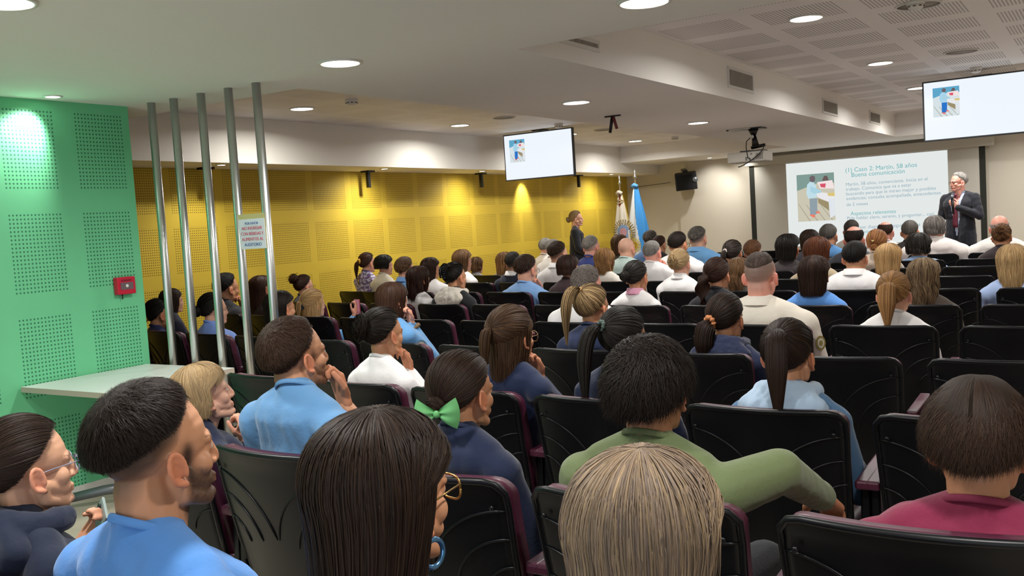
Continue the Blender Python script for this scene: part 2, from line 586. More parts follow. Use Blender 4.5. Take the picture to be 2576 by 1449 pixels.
# ---------------------------------------------------------------- screens
def scene_picture(par, x0, z1, W, H, y, dim, blur=False, e=1.0):
    """the slide photograph: a person in jeans beside a market stall"""
    def P(name, pts, col, k):
        me = MB().poly([(x0 + a * W, y - .0008 * k, z1 - b * H) for a, b in pts])
        c_ = tuple(v * e * .72 for v in lin(col))
        me.build('picture', mat(f'{name}_{dim}', (0, 0, 0), .9, emit=c_, estr=1.0, spec=0), par)
    P('deck', [(0, 0), (1, 0), (1, 1), (0, 1)][::-1], 'C9C4B0' if not blur else 'D5E0E4', 1)
    P('backdrop', [(0, 0), (1, 0), (1, .22), (.55, .2), (.0, .34)][::-1], '7F9A92' if not blur else '5FA6C8', 2)
    for k in range(4):
        P('plank', [(.02 + .2 * k, .62 + .02 * k), (.04 + .2 * k, .62 + .02 * k), (.34 + .2 * k, 1), (.31 + .2 * k, 1)][::-1], 'A9A38E', 3)
    P('stall', [(.5, .38), (1, .45), (1, .6), (.86, .62), (.55, .5)][::-1], 'E8E6E8', 3)
    P('stall_leg', [(.83, .55), (1, .55), (1, .9), (.86, .96)][::-1], 'DDE3E8', 4)
    P('stall_goods', [(.55, .18), (.95, .16), (1, .34), (.62, .32)][::-1], 'F0E0DF', 3)
    P('red_goods', [(.62, .22), (.78, .22), (.76, .31), (.64, .29)][::-1], 'D4566A', 4)
    P('yellow_goods', [(.8, .43), (1, .42), (1, .5), (.84, .49)][::-1], 'D8C37A', 4)
    P('shade_under', [(.55, .52), (.84, .62), (.84, .8), (.56, .62)][::-1], '9B8E6C', 4)
    P('jeans', [(.33, .52), (.54, .52), (.52, .84), (.45, .88), (.33, .86)][::-1], '8E9DA6' if not blur else '2E74C8', 5)
    P('shoe', [(.30, .86), (.45, .86), (.47, .9), (.42, .93)][::-1], 'E97C68', 6)
    P('shoe_far', [(.48, .80), (.58, .80), (.6, .84), (.5, .84)][::-1], 'E97C68', 6)
    P('jacket', [(.28, .22), (.36, .16), (.46, .18), (.52, .26), (.53, .5), (.3, .52), (.25, .4)][::-1], 'BFDCE6' if not blur else 'A6D2EA', 6)
    P('sleeve', [(.36, .26), (.5, .3), (.66, .37), (.64, .41), (.46, .42), (.36, .38)][::-1], 'A9D0DF', 7)
    P('hair', [(.35, .07), (.42, .03), (.5, .06), (.5, .14), (.44, .18), (.36, .15)][::-1], '6E6266', 7)
    P('far_person', [(.68, .16), (.74, .06), (.82, .06), (.86, .16)][::-1], '6B5A58', 5)


def television(x0, x1, z0, z1, y, label):
    t = empty('television', ((x0 + x1) / 2, y, z0)); tag(t, label, 'television', 'wall televisions hung from the ceiling')
    W, H = x1 - x0, z1 - z0
    MB().box((-W / 2, 0, 0), (W / 2, .045, H)).build('casing', mat('tv_case', '3A3E42', .4), t, .006)
    b = .016
    MB().quad((-W / 2 + b, -.001, b), (W / 2 - b, -.001, b), (W / 2 - b, -.001, H - b), (-W / 2 + b, -.001, H - b)).build(
        'display', mat('tv_light', (0, 0, 0), .3, emit=(.77, .82, .88), estr=.78), t)
    scene_picture(t, -W / 2 + W * .09, H - b - H * .1, W * .225, H * .48, -.002, 'tv', True, 1.0)
    bb = MB().box((-.12, .045, H * .35), (.12, .08, H * .75)).tube([(0, .09, H * .5), (0, .09, 2.665 - z0)], .02, 12).box((-.09, .03, 2.65 - z0), (.09, .15, 2.665 - z0))
    bb.build('mount', M_black, t)
    return t


YT = 10.37
a, b = at(1265, 343, 1, YT), at(1270, 457, 1, YT)
television(a[0], a[0] + 1.02, b[2], b[2] + .595, YT, 'smaller-looking lit television hanging before the yellow wall')
a, b = at(2319, 207, 1, YT), at(2323, 358, 1, YT)
television(a[0], a[0] + 1.08, b[2], a[2], YT, 'large lit television hanging before the perforated ceiling on the right')

YSC = 15.83
a, b = at(1884, 413, 1, YSC), at(2478, 358, 1, YSC)
t = empty('projection_screen', ((a[0] + b[0]) / 2, YSC, .62)); tag(t, 'large pull-down projection screen with black side borders and a lit slide', 'projection screen')
W2 = (b[0] - a[0]) / 2
zt = 2.215 - .62
MB().box((-W2, 0, 0), (W2, .004, zt)).build('fabric', mat('screen_fabric', 'C6C3BA', .85), t)
for a_, b_ in ((-W2, -W2 + .085), (W2 - .085, W2)): MB().box((a_, -.003, 0), (b_, 0, zt)).build('side_border', mat('screen_border', '23261F', .8), t)
MB().box((-W2 - .05, -.07, zt), (W2 + .12, .09, zt + .14)).build('housing', mat('housing', 'BDB8AC', .5), t, .01)
MB().box((-W2, -.01, -.03), (W2, .012, 0)).build('bottom_bar', M_black, t)
s0, s1 = at(1977, 412, 1, YSC), at(2383, 378, 1, YSC)
cx = t.location.x
sx0, sx1, sz1 = s0[0] - cx, s1[0] - cx, (s0[2] + s1[2]) / 2 - .62
sw = sx1 - sx0
sh = sw * .56
sl = MB().quad((sx0, -.004, sz1 - sh), (sx1, -.004, sz1 - sh), (sx1, -.004, sz1), (sx0, -.004, sz1)).build(
    'slide', mat('slide_light', (0, 0, 0), .9, emit=(.76, .80, .79), estr=.72, spec=0), t)
scene_picture(sl, sx0 + sw * .068, sz1 - sh * .145, sw * .245, sh * .56, -.005, 'slide')
mt = mat('slide_teal', (0, 0, 0), .9, emit=tuple(v for v in lin('6FB4B8')), estr=.7, spec=0)
mt2 = mat('slide_blue', (0, 0, 0), .9, emit=tuple(v for v in lin('93AEBC')), estr=.7, spec=0)
tx = sx0 + sw * .385
for s, dz, sz, m, dx in (('(1) Caso 2: Martín, 58 años', .135, .098, mt, 0), ('Buena comunicación', .195, .098, mt, .09),
                         ('Martín, 58 años, comerciante. Inicia en el', .295, .074, mt2, 0), ('trabajo. Comunica que va a estar', .35, .074, mt2, 0),
                         ('buscando para que le miren mejor y posibles', .405, .074, mt2, 0), ('evidencias; consulta acompañada, antecedentes', .46, .074, mt2, 0),
                         ('de 2 meses', .53, .074, mt2, 0), ('Aspectos relevantes', .64, .085, mt, .06),
                         ('Pide hablar claro, sereno, y preguntar... casi', .69, .074, mt2, 0), ('La clase: diagnóstico seguro. Buena', .80, .074, mt2, .05), ('comunicación', .855, .074, mt, .1)):
    text('slide_text', s, (tx + dx, -.006, sz1 - sh * dz - .03), sz, m, parent=sl)

# ---------------------------------------------------------------- projector
p = at(1895, 322, 2, HN)
t = empty('projector', (p[0], p[1], HN)); tag(t, 'white ceiling projector with looped black cable on a black mount', 'projector')
MB().box((-.28, -.1, -.014), (.12, .1, 0)).build('ceiling_plate', M_black, t)
MB().box((-.24, -.14, -.012), (.0, -.1, -.002)).build('hatch_edge', M_white, t)
c = MB().tube([(0, 0, -.01), (0, 0, -.08)], [.06, .03], 14).tube([(0, 0, -.07), (.02, 0, -.22)], [.022, .045], 12).tube([(-.03, 0, -.22), (.13, -.02, -.20)], .018, 10).box((-.14, -.08, -.262), (.12, .1, -.25))
c.build('mount_arm', M_black, t)
MB().lathe((0, -.06, -.1), [(.018, -.01), (.022, 0), (.018, .01)], 14, axis=1).build('clamp', M_white, t)
pb = MB().box((-.27, -.14, -.38), (.16, .16, -.265)).build('body', mat('projector_shell', 'B9B4AA', .45), t, .015)
v = MB()
for k in range(7):
    v.box((.06 + k * .012, -.143, -.36), (.066 + k * .012, -.139, -.29))
v.build('vent', M_grille, pb)
q = MB()
for x_, z_ in ((-.06, -.34), (-.04, -.34), (-.06, -.36), (-.02, -.35), (0, -.3), (.02, -.36)): q.box((x_, -.144, z_), (x_ + .018, -.139, z_ + .012))
q.build('port', M_black, pb)
th = np.linspace(0, 1, 20)
c = MB().tube([(.01 + .15 * math.sin(a * 5.0) * (1), -.15 - .02 * math.sin(a * 3), -.22 - .19 * a + .05 * math.sin(a * 6)) for a in th], .006, 8)
c.tube([(0, -.02, -.08), (-.06, -.08, -.15), (-.05, -.13, -.22), (-.03, -.15, -.33), (0, -.15, -.36)], .005, 8)
c.build('cable', M_black, t)
MB().lathe((-.18, .161, -.32), [(.03, 0), (.03, .01), (.001, .012)], 18, axis=1).build('lens', M_black, pb)

# ---------------------------------------------------------------- loudspeaker on the front wall
t = empty('loudspeaker', (-6.38, 15.75, 1.95)); tag(t, 'black boxy loudspeaker angled on the front wall left of the screen', 'loudspeaker')
p = at(1726, 455, 1, 15.75); t.location = (p[0], 15.75, p[2]); t.rotation_euler = (R_(8), R_(-4), R_(28))
MB().prism([(-.20, -.10, -.15), (.17, -.14, -.15), (.19, .10, -.15), (-.17, .10, -.15)], (0, 0, .30)).build('cabinet', mat('speaker_case', '17181A', .5), t, .012)
MB().prism([(-.17, -.125, -.13), (.09, -.15, -.13), (.09, -.13, -.13), (-.17, -.1, -.13)], (0, 0, .24)).build('grille_cloth', mat('speaker_cloth', '0E0F10', .9), t)
MB().lathe((.14, -.14, .02), [(.045, -.012), (.05, .0), (.03, .01)], 20, axis=1).build('badge', M_grey, t)
MB().box((-.04, -.02, .15), (.04, .3, .19)).build('bracket', M_black, t)
tag(MB().tube([(-7.5, 16.03, 2.02), (-6.7, 16.02, 2.06)], .006).build('wall_cable', M_grey), 'thin cable running along the front wall to the loudspeaker', 'cable')

# brackets under the soffit
for px, py, l in ((911, 431, 'leftmost of the black brackets hanging along the yellow wall'), (1193, 437, 'black bracket hanging in the middle of the yellow wall'),
                  (1449, 441, 'black bracket hanging right of the left television'), (517, 418, 'black bracket hanging behind the steel poles')):
    p = at(px, py, 2, ZS)
    t = empty('hanging_bracket', (-7.45, p[1] if px > 600 else at(px, py, 0, -7.45)[1], ZS)); tag(t, l, 'bracket', 'black brackets along the yellow wall')
    MB().box((-.06, -.06, -.02), (.06, .06, 0)).build('plate', M_black, t)
    MB().box((-.02, -.02, -.2), (.02, .02, -.02)).build('arm', M_black, t)
    MB().box((-.025, -.005, -.2), (-.02, .012, -.05)).build('cable_cover', M_grey, t)


# ---------------------------------------------------------------- flags
def flag(px, py_top, y, htop, hbot, wid, kind, label):
    p = at(px, py_top, 1, y)
    x = p[0]
    t = empty('flag', (x, y, 0)); tag(t, label, 'flag', 'flags beside the yellow wall')
    zt = p[2]
    MB().tube([(0, 0, .03), (0, 0, zt)], .014, 12).build('pole', mat('flag_pole', '8B7A5C', .35, metal=.5), t)
    MB().lathe((0, 0, zt), [(.02, -.06), (.03, -.03), (.012, 0), (.018, .03), (.002, .12)], 14).build('finial', M_metal, t)
    MB().lathe((0, 0, 0), [(.16, 0), (.16, .02), (.03, .05), (.02, .1)], 24).build('stand', mat('flag_stand', '5B4A33', .4), t)
    n, k = 90, 60
    V, T, uv = [], [], []
    for i in range(k + 1):
        s = i / k
        z = htop - (htop - hbot) * s
        r = .03 + wid * (s ** .75)
        for j in range(n + 1):
            a = -math.pi * .98 + 2 * math.pi * .98 * j / n
            fold = 1 + .16 * math.sin(a * 7 + s * 2) * min(1, s * 3)
            V.append((r * math.sin(a) * fold + .02 * s, -r * .5 * math.cos(a) * fold, z + .015 * math.sin(a * 5)))
            dx, dz = V[-1][0], z
            u = math.sin(a)
            if kind == 'national':
                d = u - (-.15 + 1.15 * s - .25)
                if d > 0: c_ = lin('3F93D8')
                elif s > .86 and u > -.1: c_ = lin('4F98D8')
                else: c_ = lin('D9DCDC')
            else:
                c_ = lin('D2CBBB')
                if s < .14 and abs(u) < .3: c_ = lin('7A2A22')
                if abs(u) > .94: c_ = lin('B59A55')
            T.append(c_)
    Fs = np.array([(i * (n + 1) + j, i * (n + 1) + j + 1, (i + 1) * (n + 1) + j + 1, (i + 1) * (n + 1) + j) for i in range(k) for j in range(n)])
    me = mesh_from('cloth', V, Fs, True, [mat('flag_cloth', 'FFFFFF', .8, attr=True)], tint=np.array(T))
    cl = link('cloth', me, t)
    # emblem on the side towards the hall
    def disc(cx_, cz_, r0, r1, col, off, nn=28, squash=1.0, name='emblem', seg=None):
        s_ = (htop - cz_) / (htop - hbot)
        R0 = .03 + wid * (s_ ** .75)
        b = MB()
        for q in range(nn):
            if seg and q % 2: continue
            a0, a1 = 2 * math.pi * q / nn, 2 * math.pi * (q + 1) / nn
            P_ = []
            for rr, aa in ((r0, a0), (r1, a0), (r1, a1), (r0, a1)):
                ux, uz = cx_ + rr * math.sin(aa), cz_ + rr * squash * math.cos(aa)
                P_.append((ux, -math.sqrt(max(0.0, 1 - min(1, (ux / (R0 * 1.1)) ** 2))) * R0 * .5 * 1.17 - .012 - off, uz))
            b.add(P_, [(0, 1, 2, 3)])
        b.build(name, mat('flag_' + col, col, .8), cl)
    if kind == 'national':
        disc(-.02, 1.02, 0.001, .065, 'C9A227', 0)
        disc(-.02, 1.02, .07, .12, 'CDB14A', 0, 40, seg=True)
        disc(-.02, 1.02, .03, .04, '7A5E10', .002, 20)
    else:
        disc(.06, 1.24, .001, .06, 'B98A90', .004, squash=1.2)
        disc(.06, 1.24, .06, .10, '7C93B4', 0, squash=1.25)
        disc(.06, 1.24, .12, .185, '8A7A50', 0, 56, 1.15, seg=True)
        disc(0, 1.75, .02, .07, 'A08B66', 0, 16, .5)
    tie = MB().tube([(-.05, -.03, htop), (0, -.05, htop + .03), (.05, -.03, htop)], .03, 10)
    tie.build('ribbon', mat('ribbon_' + kind, '5FA4DC' if kind == 'national' else 'CFC8B8', .7), t)


YFL = 14.3
flag(1597, 440, YFL, 1.98, .42, .235, 'national', 'light blue and white flag with a golden sun on a pole')
flag(1558, 455, YFL - .1, 1.88, .42, .21, 'city', 'white flag with a round crest and gold fringe on a pole')
# ================================================================ THE CHAIRS
M_shell = mat('chair_shell', '090B0F', 0.36, spec=0.32)
M_burg = mat('burgundy_vinyl', '4A1A30', 0.42, spec=0.5)
M_frame = mat('chair_frame', '141517', 0.4)
ROW_Y = [.93, 1.96, 3.0, 4.1, 5.16, 6.17, 7.26, 8.38, 9.5, 10.6, 11.7, 12.8, 13.8]   # first one is the row beside the camera
ZT = .85


def seat_xy(r, j):
    """chair j (counted from the right) of row r; the rows curve gently round the stage"""
    pitch = .619 if r < 3 else .64
    x = -.345 - pitch * j - .012 * (r - 1)
    x = max(x, -7.2)
    dx = x + .65
    y = ROW_Y[r] + .0165 * dx * dx * (1 if dx < 0 else .4)
    yaw = math.atan(.033 * dx * (1 if dx < 0 else .4))
    return x, y, yaw


def chair_parts():
    root = empty('auditorium_chair')
    W = .268

    def back(name, y_off, th, inset, m, z0=.27, z1=ZT, bow=.045):
        n, k = 20, 22
        rc = .05
        V, rows = [], []
        for side in (0, 1):
            for i in range(k + 1):
                v = i / k
                v = 1 - (1 - v) ** 1.6
                z = z0 + (z1 - inset - z0) * v
                wmax = (W - inset) * (.90 + .10 * v)
                d = z - (z1 - inset - rc)
                w = wmax if d < 0 else wmax - rc + math.sqrt(max(rc * rc - d * d, 0))
                for q in range(n + 1):
                    u = -1 + 2 * q / n
                    x = w * u
                    lean = .13 * (1 - v) ** 1.2
                    y = lean - bow * (1 - (x / W) ** 2) + y_off + (th if side else 0)
                    if v > .9: y -= .012 * (v - .9) / .1
                    V.append((x, y, z))
        m1 = (n + 1) * (k + 1)
        Fs = []
        for i in range(k):
            for q in range(n):
                a = i * (n + 1) + q
                Fs.append((a, a + 1, a + n + 2, a + n + 1))
                b = a + m1
                Fs.append((b, b + n + 1, b + n + 2, b + 1))
        loop = [q for q in range(n + 1)] + [i * (n + 1) + n for i in range(1, k + 1)] + [k * (n + 1) + q for q in range(n - 1, -1, -1)] + [i * (n + 1) for i in range(k - 1, 0, -1)]
        for a, b in zip(loop, loop[1:] + loop[:1]):
            Fs.append((a, a + m1, b + m1, b))
        mb = MB().add(V, Fs, 0, True)
        return mb

    mb = back('back_shell', 0, .018, 0, M_shell)
    # raised arcs moulded into the shell
    for sgn in (-1, 1):
        for Rr in (.26, .18, .10):
            pts = []
            for a in np.linspace(0, 1.35, 16):
                x = sgn * (W * .965 - Rr * math.sin(a)); z = .505 + Rr * math.cos(a)
                if sgn * x < -.02: break
                v = 1 - (1 - (z - .27) / (ZT - .27))
                lean = .13 * (1 - v) ** 1.2
                pts.append((x, lean - .045 * (1 - (x / W) ** 2) - .0015, z))
            mb.tube(pts, [.0015] + [.0035] * (len(pts) - 2) + [.001], 8)
    # rim bead
    pts = []
    rc = .05
    for t_ in np.linspace(0, 1, 40):
        s = t_ * 2 - 1
        if abs(s) > .72:
            f = (1 - abs(s)) / .28
            z = .45 + (ZT - rc - .45) * f
            x = math.copysign(W * (.90 + .10 * (z - .27) / (ZT - .27)), s)
        elif abs(s) > .60:
            a = (.72 - abs(s)) / .12 * math.pi / 2
            x = math.copysign(W - rc + rc * math.cos(a), s); z = ZT - rc + rc * math.sin(a)
        else:
            x = (W - rc) * s / .60; z = ZT
        v = (z - .27) / (ZT - .27)
        lean = .13 * (1 - v) ** 1.2 if v < 1 else 0
        pts.append((x, lean - .045 * (1 - (x / W) ** 2) - (.012 * max(0, (v - .9) / .1)) + .006, z - .004))
    mb.tube(pts, .0095, 10)
    for sx in (-1, 1):
        mb.lathe((sx * W * .86, -.014, ZT - .075), [(.007, .0), (.007, .004), (.003, .005)], 10, axis=1)
    mb.build('back_shell', M_shell, root)
    back('back_cushion', .020, .045, .004, M_burg, z0=.40).build('back_cushion', M_burg, root)
    s = MB()
    n = 14
    V, Fs = [], []
    for i in range(n + 1):
        for j in range(n + 1):
            u, v = -1 + 2 * i / n, j / n
            e = 1 - max(abs(u), abs(2 * v - 1)) ** 6 * .6
            V.append((u * .235, .12 + v * .42, .40 + .05 * e - .012 * (1 - u * u)))
    m1 = len(V)
    V += [(x, y, .37) for x, y, z in V]
    for i in range(n):
        for j in range(n):
            a = i * (n + 1) + j
            Fs += [(a, a + n + 1, a + n + 2, a + 1), (m1 + a, m1 + a + 1, m1 + a + n + 2, m1 + a + n + 1)]
    lp = [j for j in range(n + 1)] + [i * (n + 1) + n for i in range(1, n + 1)] + [n * (n + 1) + j for j in range(n - 1, -1, -1)] + [i * (n + 1) for i in range(n - 1, 0, -1)]
    Fs += [(a, b, b + m1, a + m1) for a, b in zip(lp, lp[1:] + lp[:1])]
    st = s.add(V, Fs, 0, True).build('seat', M_burg, root)
    MB().box((-.22, .13, .34), (.22, .52, .37)).build('seat_pan', M_shell, st, .01)
    for sx in (-1, 1):
        x = sx * .292
        a = MB().prism([(x - .022, .06, .585), (x + .022, .06, .585), (x + .024, .40, .60), (x - .024, .40, .60)], (0, 0, .03)).build('armrest', M_burg, root, .008)
        MB().prism([(x - .014, .08, .12), (x - .014, .36, .12), (x - .014, .34, .585), (x - .014, .10, .585)], (.028, 0, 0)).build('side_panel', M_shell, a, .006)
    f = MB().box((-.30, .20, .0), (-.26, .42, .02)).box((.26, .20, 0), (.30, .42, .02)).box((-.285, .24, .02), (-.265, .32, .34)).box((.265, .24, .02), (.285, .32, .34)).box((-.27, .25, .30), (.27, .31, .34))
    f.build('frame', M_frame, root, .004)
    return root


CHAIR0 = chair_parts()
_used = [False]
CHAIRS = {}


def copy_tree(o, parent=None):
    c = o.copy()
    COL.objects.link(c)
    c.parent = parent
    for ch in list(o.children):
        copy_tree(ch, c)
    return c


def place_chair(r, j, label, dx=0, dy=0):
    x, y, yaw = seat_xy(r, j)
    if not _used[0]:
        o = CHAIR0
        _used[0] = True
    else:
        o = copy_tree(CHAIR0)
    o.location = (x + dx, y + dy, 0)
    o.rotation_euler = (0, 0, yaw)
    tag(o, label, 'chair', 'black auditorium chairs')
    CHAIRS[(r, j)] = o
    return o


# ================================================================ THE PEOPLE
def nrm(a):
    return a / (np.linalg.norm(a, axis=-1, keepdims=True) + 1e-12)


def rotz(a):
    c, s = math.cos(a), math.sin(a)
    return np.array([[c, -s, 0], [s, c, 0], [0, 0, 1.0]])


def rotx(a):
    c, s = math.cos(a), math.sin(a)
    return np.array([[1, 0, 0], [0, c, -s], [0, s, c]])


def roty(a):
    c, s = math.cos(a), math.sin(a)
    return np.array([[c, 0, s], [0, 1, 0], [-s, 0, c]])


_sph = None


def ball_mesh(c, r, rot=None, n=10):
    global _sph
    if _sph is None:
        V, Fs = [], []
        for i in range(n + 1):
            ph = math.pi * i / n
            for k in range(2 * n):
                th = math.pi * k / n
                V.append((math.sin(ph) * math.cos(th), math.sin(ph) * math.sin(th), math.cos(ph)))
        w = 2 * n
        Fs = [(i * w + k, (i + 1) * w + k, (i + 1) * w + (k + 1) % w, i * w + (k + 1) % w) for i in range(n) for k in range(w)]
        _sph = (np.array(V), np.array(Fs))
    V = _sph[0] * np.array(r if not np.isscalar(r) else [r] * 3)
    if rot is not None: V = V @ rot.T
    return V + np.array(c), _sph[1]


def cone_mesh(a, ra, b, rb, n=14, h=4):
    a, b = np.array(a, float), np.array(b, float)
    d = b - a
    L = np.linalg.norm(d)
    if L < 1e-6: return ball_mesh(a, max(ra, rb))
    t = d / L
    u = np.cross(t, [0, 0, 1.0] if abs(t[2]) < .9 else [1.0, 0, 0]); u /= np.linalg.norm(u)
    v = np.cross(t, u)
    rings = [(-ra * math.cos(p), ra * math.sin(p)) for p in np.linspace(.02, math.pi / 2, h)] + [(L + rb * math.sin(p), rb * math.cos(p)) for p in np.linspace(0, math.pi / 2 - .02, h)]
    th = np.arange(n) * 2 * math.pi / n
    V = np.concatenate([a + t * s + (np.cos(th)[:, None] * u + np.sin(th)[:, None] * v) * r for s, r in rings])
    m = len(rings)
    Fs = [(i * n + k, i * n + (k + 1) % n, (i + 1) * n + (k + 1) % n, (i + 1) * n + k) for i in range(m - 1) for k in range(n)]
    Fs = np.array(Fs)
    # end caps as degenerate quads round a centre vertex
    V = np.concatenate([V, [a - t * ra, b + t * rb]])
    c0, c1 = len(V) - 2, len(V) - 1
    caps = [((k + 1) % n, k, c0, c0) for k in range(n)] + [((m - 1) * n + k, (m - 1) * n + (k + 1) % n, c1, c1) for k in range(n)]
    return V, Fs, [c[:3] for c in caps]


def prims_mesh(prims):
    V, F_, n = [], [], 0
    for p in prims:
        if p[0] == 'b':
            v, f = ball_mesh(p[1], p[2], p[3] if len(p) > 3 else None); ex = []
        else:
            o = cone_mesh(*p[1:])
            v, f = o[0], o[1]
            ex = o[2] if len(o) > 2 else []
        V.append(v)
        F_ += [tuple(int(i) + n for i in q) for q in f] + [tuple(int(i) + n for i in q) for q in ex]
        n += len(v)
    return np.concatenate(V), F_


def blob(prims, voxel, smooth=3, fac=.5):
    """one continuous skin grown over a set of tapering limbs and ellipsoids"""
    V, F_ = prims_mesh(prims)
    me = mesh_from('tmp', V, F_)
    o = bpy.data.objects.new('tmp', me)
    COL.objects.link(o)
    md = o.modifiers.new('r', 'REMESH')
    md.mode = 'VOXEL'
    md.voxel_size = voxel
    md.use_smooth_shade = True
    if smooth:
        sm = o.modifiers.new('s', 'SMOOTH')
        sm.factor = fac
        sm.iterations = smooth
    dg = bpy.context.evaluated_depsgraph_get()
    e = o.evaluated_get(dg)
    m2 = e.to_mesh()
    nv, nf = len(m2.vertices), len(m2.polygons)
    co = np.empty(nv * 3, dtype=np.float32); m2.vertices.foreach_get('co', co)
    li = np.empty(len(m2.loops), dtype=np.int32); m2.loops.foreach_get('vertex_index', li)
    no = np.empty(nv * 3, dtype=np.float32); m2.vertices.foreach_get('normal', no)
    lt = np.empty(nf, dtype=np.int32); m2.polygons.foreach_get('loop_total', lt)
    e.to_mesh_clear()
    bpy.data.objects.remove(o)
    bpy.data.meshes.remove(me)
    if (lt == 4).all(): F2 = li.reshape(-1, 4)
    else:
        F2, s = [], 0
        for k in lt:
            F2.append(tuple(li[s:s + k])); s += k
    return co.reshape(-1, 3).astype(float), F2, no.reshape(-1, 3).astype(float)


def waves(P, seed, freq, n=6):
    g = np.random.default_rng(seed)
    out = np.zeros(len(P))
    for _ in range(n):
        d = g.normal(size=3) * freq * g.uniform(.6, 1.5)
        out += np.sin(P @ d + g.uniform(0, 6.28) + 1.3 * np.sin(P @ (g.normal(size=3) * freq * .6)))
    return out / n


SKINS = {'fair': 'D9A58C', 'tan': 'C08A68', 'mid': 'CB9A7C', 'pink': 'DB9C8A', 'dark': '9A6B4F'}
HAIRS = {'black': '16130F', 'dark': '231914', 'brown': '3A281D', 'chest': '3E241A', 'light': '77583A', 'blond': 'C2A272', 'ash': '9A8262',
         'grey': '7E7973', 'silver': 'A8A49E', 'saltpep': '55504B', 'auburn': '6B3A20', 'red': '7C4022', 'honey': 'AC7F4E', 'graydark': '4A4440', 'taupe': '6E6058'}
M_skin = mat('skin', 'C08A68', .5, attr=True, spec=.35)
M_hair = mat('hair', '231914', .55, attr=True, spec=.15)
M_hairb = mat('hair_base', '231914', .6, attr=True, spec=.2, streak=True)
M_cloth = mat('cloth', '888888', .8, attr=True, spec=.25, sheen=.2, bump=(90, .12))
HC = np.array([0, -.012, .028])
HRD = np.array([.078, .098, .088])


def head_prims(male, T):
    """T maps head-local points to the room"""
    P = []
    b = lambda c, r, rot=None: P.append(('b', c, r, rot))
    c = lambda a, ra, d, rb: P.append(('c', a, ra, d, rb))
    b((0, -.012, .028), (.075, .095, .085))
    b((0, .028, .018), (.066, .058, .066))
    b((0, .042, -.035), (.054, .045, .066))
    b((0, .038, -.072), (.047 if male else .043, .046, .038))
    for s in (-1, 1):
        c((s * .056, .004, -.045), .018, (s * .050, .012, -.075), .016)
        c((s * .049, .012, -.078), .016, (s * .020, .064, -.100), .016)
        c((s * .050, .012, -.045), .018, (s * .028, .062, -.066), .017)
        b((s * .040, .056, -.034), (.020, .021, .024))
        c((s * .012, .084, .010), .010, (s * .042, .072, .008), .010)
        b((s * .010, .092, -.043), (.008, .010, .007))
        b((s * .031, .073, -.008), (.0135, .0135, .012))
        # ear
        e0 = np.array([s * .073, -.004, -.020])
        pts = []
        for a in np.linspace(-30, 235, 12):
            ar = math.radians(a)
            fy, fz = math.cos(ar) * .016, math.sin(ar) * .028
            if a > 180: fz *= 1.05
            back = -fy
            pts.append(e0 + np.array([s * (.007 + .5 * max(0, back) + .004), fy - .1 * fz - .004, fz]))
        for q, w in zip(pts, pts[1:]): c(q, .0048, w, .0048)
        c(pts[-1], .005, e0 + np.array([s * .008, .008, -.030]), .0075)
        b(e0 + np.array([s * .005, -.004, .002]), (.006, .015, .025))
        for a0, a1 in ((20, 90), (90, 160), (160, 215)):
            q0, q1 = [e0 + np.array([s * (.010 + .4 * max(0, -math.cos(math.radians(a)) * .010)), math.cos(math.radians(a)) * .010 - .006, math.sin(math.radians(a)) * .018]) for a in (a0, a1)]
            c(q0, .0035, q1, .0035)
        b(e0 + np.array([s * .009, .013, -.006]), (.004, .005, .006))
    c((0, .084, .012), .0085, (0, .101, -.034), .0098)
    b((0, .101, -.041), (.010, .009, .008))
    c((-.017, .086, -.066), .006, (.017, .086, -.066), .006)
    c((-.014, .085, -.076), .007, (.014, .085, -.076), .007)
    b((0, .079, -.100), (.018, .014, .014))
    out = []
    for p in P:
        if p[0] == 'b':
            out.append(('b', T['p'](p[1]), np.array(p[2]) * T['s'], T['R']))
        else:
            out.append(('c', T['p'](p[1]), p[2] * T['s'], T['p'](p[3]), p[4] * T['s']))
    return out


def hand_prims(W, d, n, side, s=1.0, curl=.5, spread=1.0):
    """palm, four bent fingers and a thumb; d = towards the fingertips, n = out of the palm, side = +1 right hand"""
    d = nrm(np.array(d, float)); n = np.array(n, float); n = nrm(n - d * np.dot(n, d))
    r = np.cross(d, n) * side     # towards the thumb side
    P = []
    offs = [(.026, .088, .074, .0088), (.009, .094, .082, .0092), (-.009, .089, .076, .0088), (-.025, .078, .060, .0078)]
    W = np.array(W, float)
    for o, base, ln, rad in offs:
        k = W + d * base * s + r * o * s * spread
        P.append(('c', W + r * o * .55 * s, .016 * s, k, .0115 * s))
        ang, p = curl * .5, k
        for seg, cu in ((.45, curl), (.32, curl * 1.2), (.23, curl * .8)):
            v = d * math.cos(ang) + n * math.sin(ang)
            q = p + v * ln * seg * s
            P.append(('c', p, rad * s, q, rad * .9 * s))
            p = q; ang += cu
    t0 = W + d * .028 * s + r * .022 * s
    t1 = t0 + (d * .55 + r * .7 + n * .35) * .042 * s
    t2 = t1 + (d * .85 + r * .2 + n * .45) * .032 * s
    t3 = t2 + (d * .9 - r * .05 + n * .4) * .024 * s
    P += [('c', t0, .015 * s, t1, .0115 * s), ('c', t1, .0105 * s, t2, .0098 * s), ('c', t2, .0098 * s, t3, .0085 * s)]
    return P


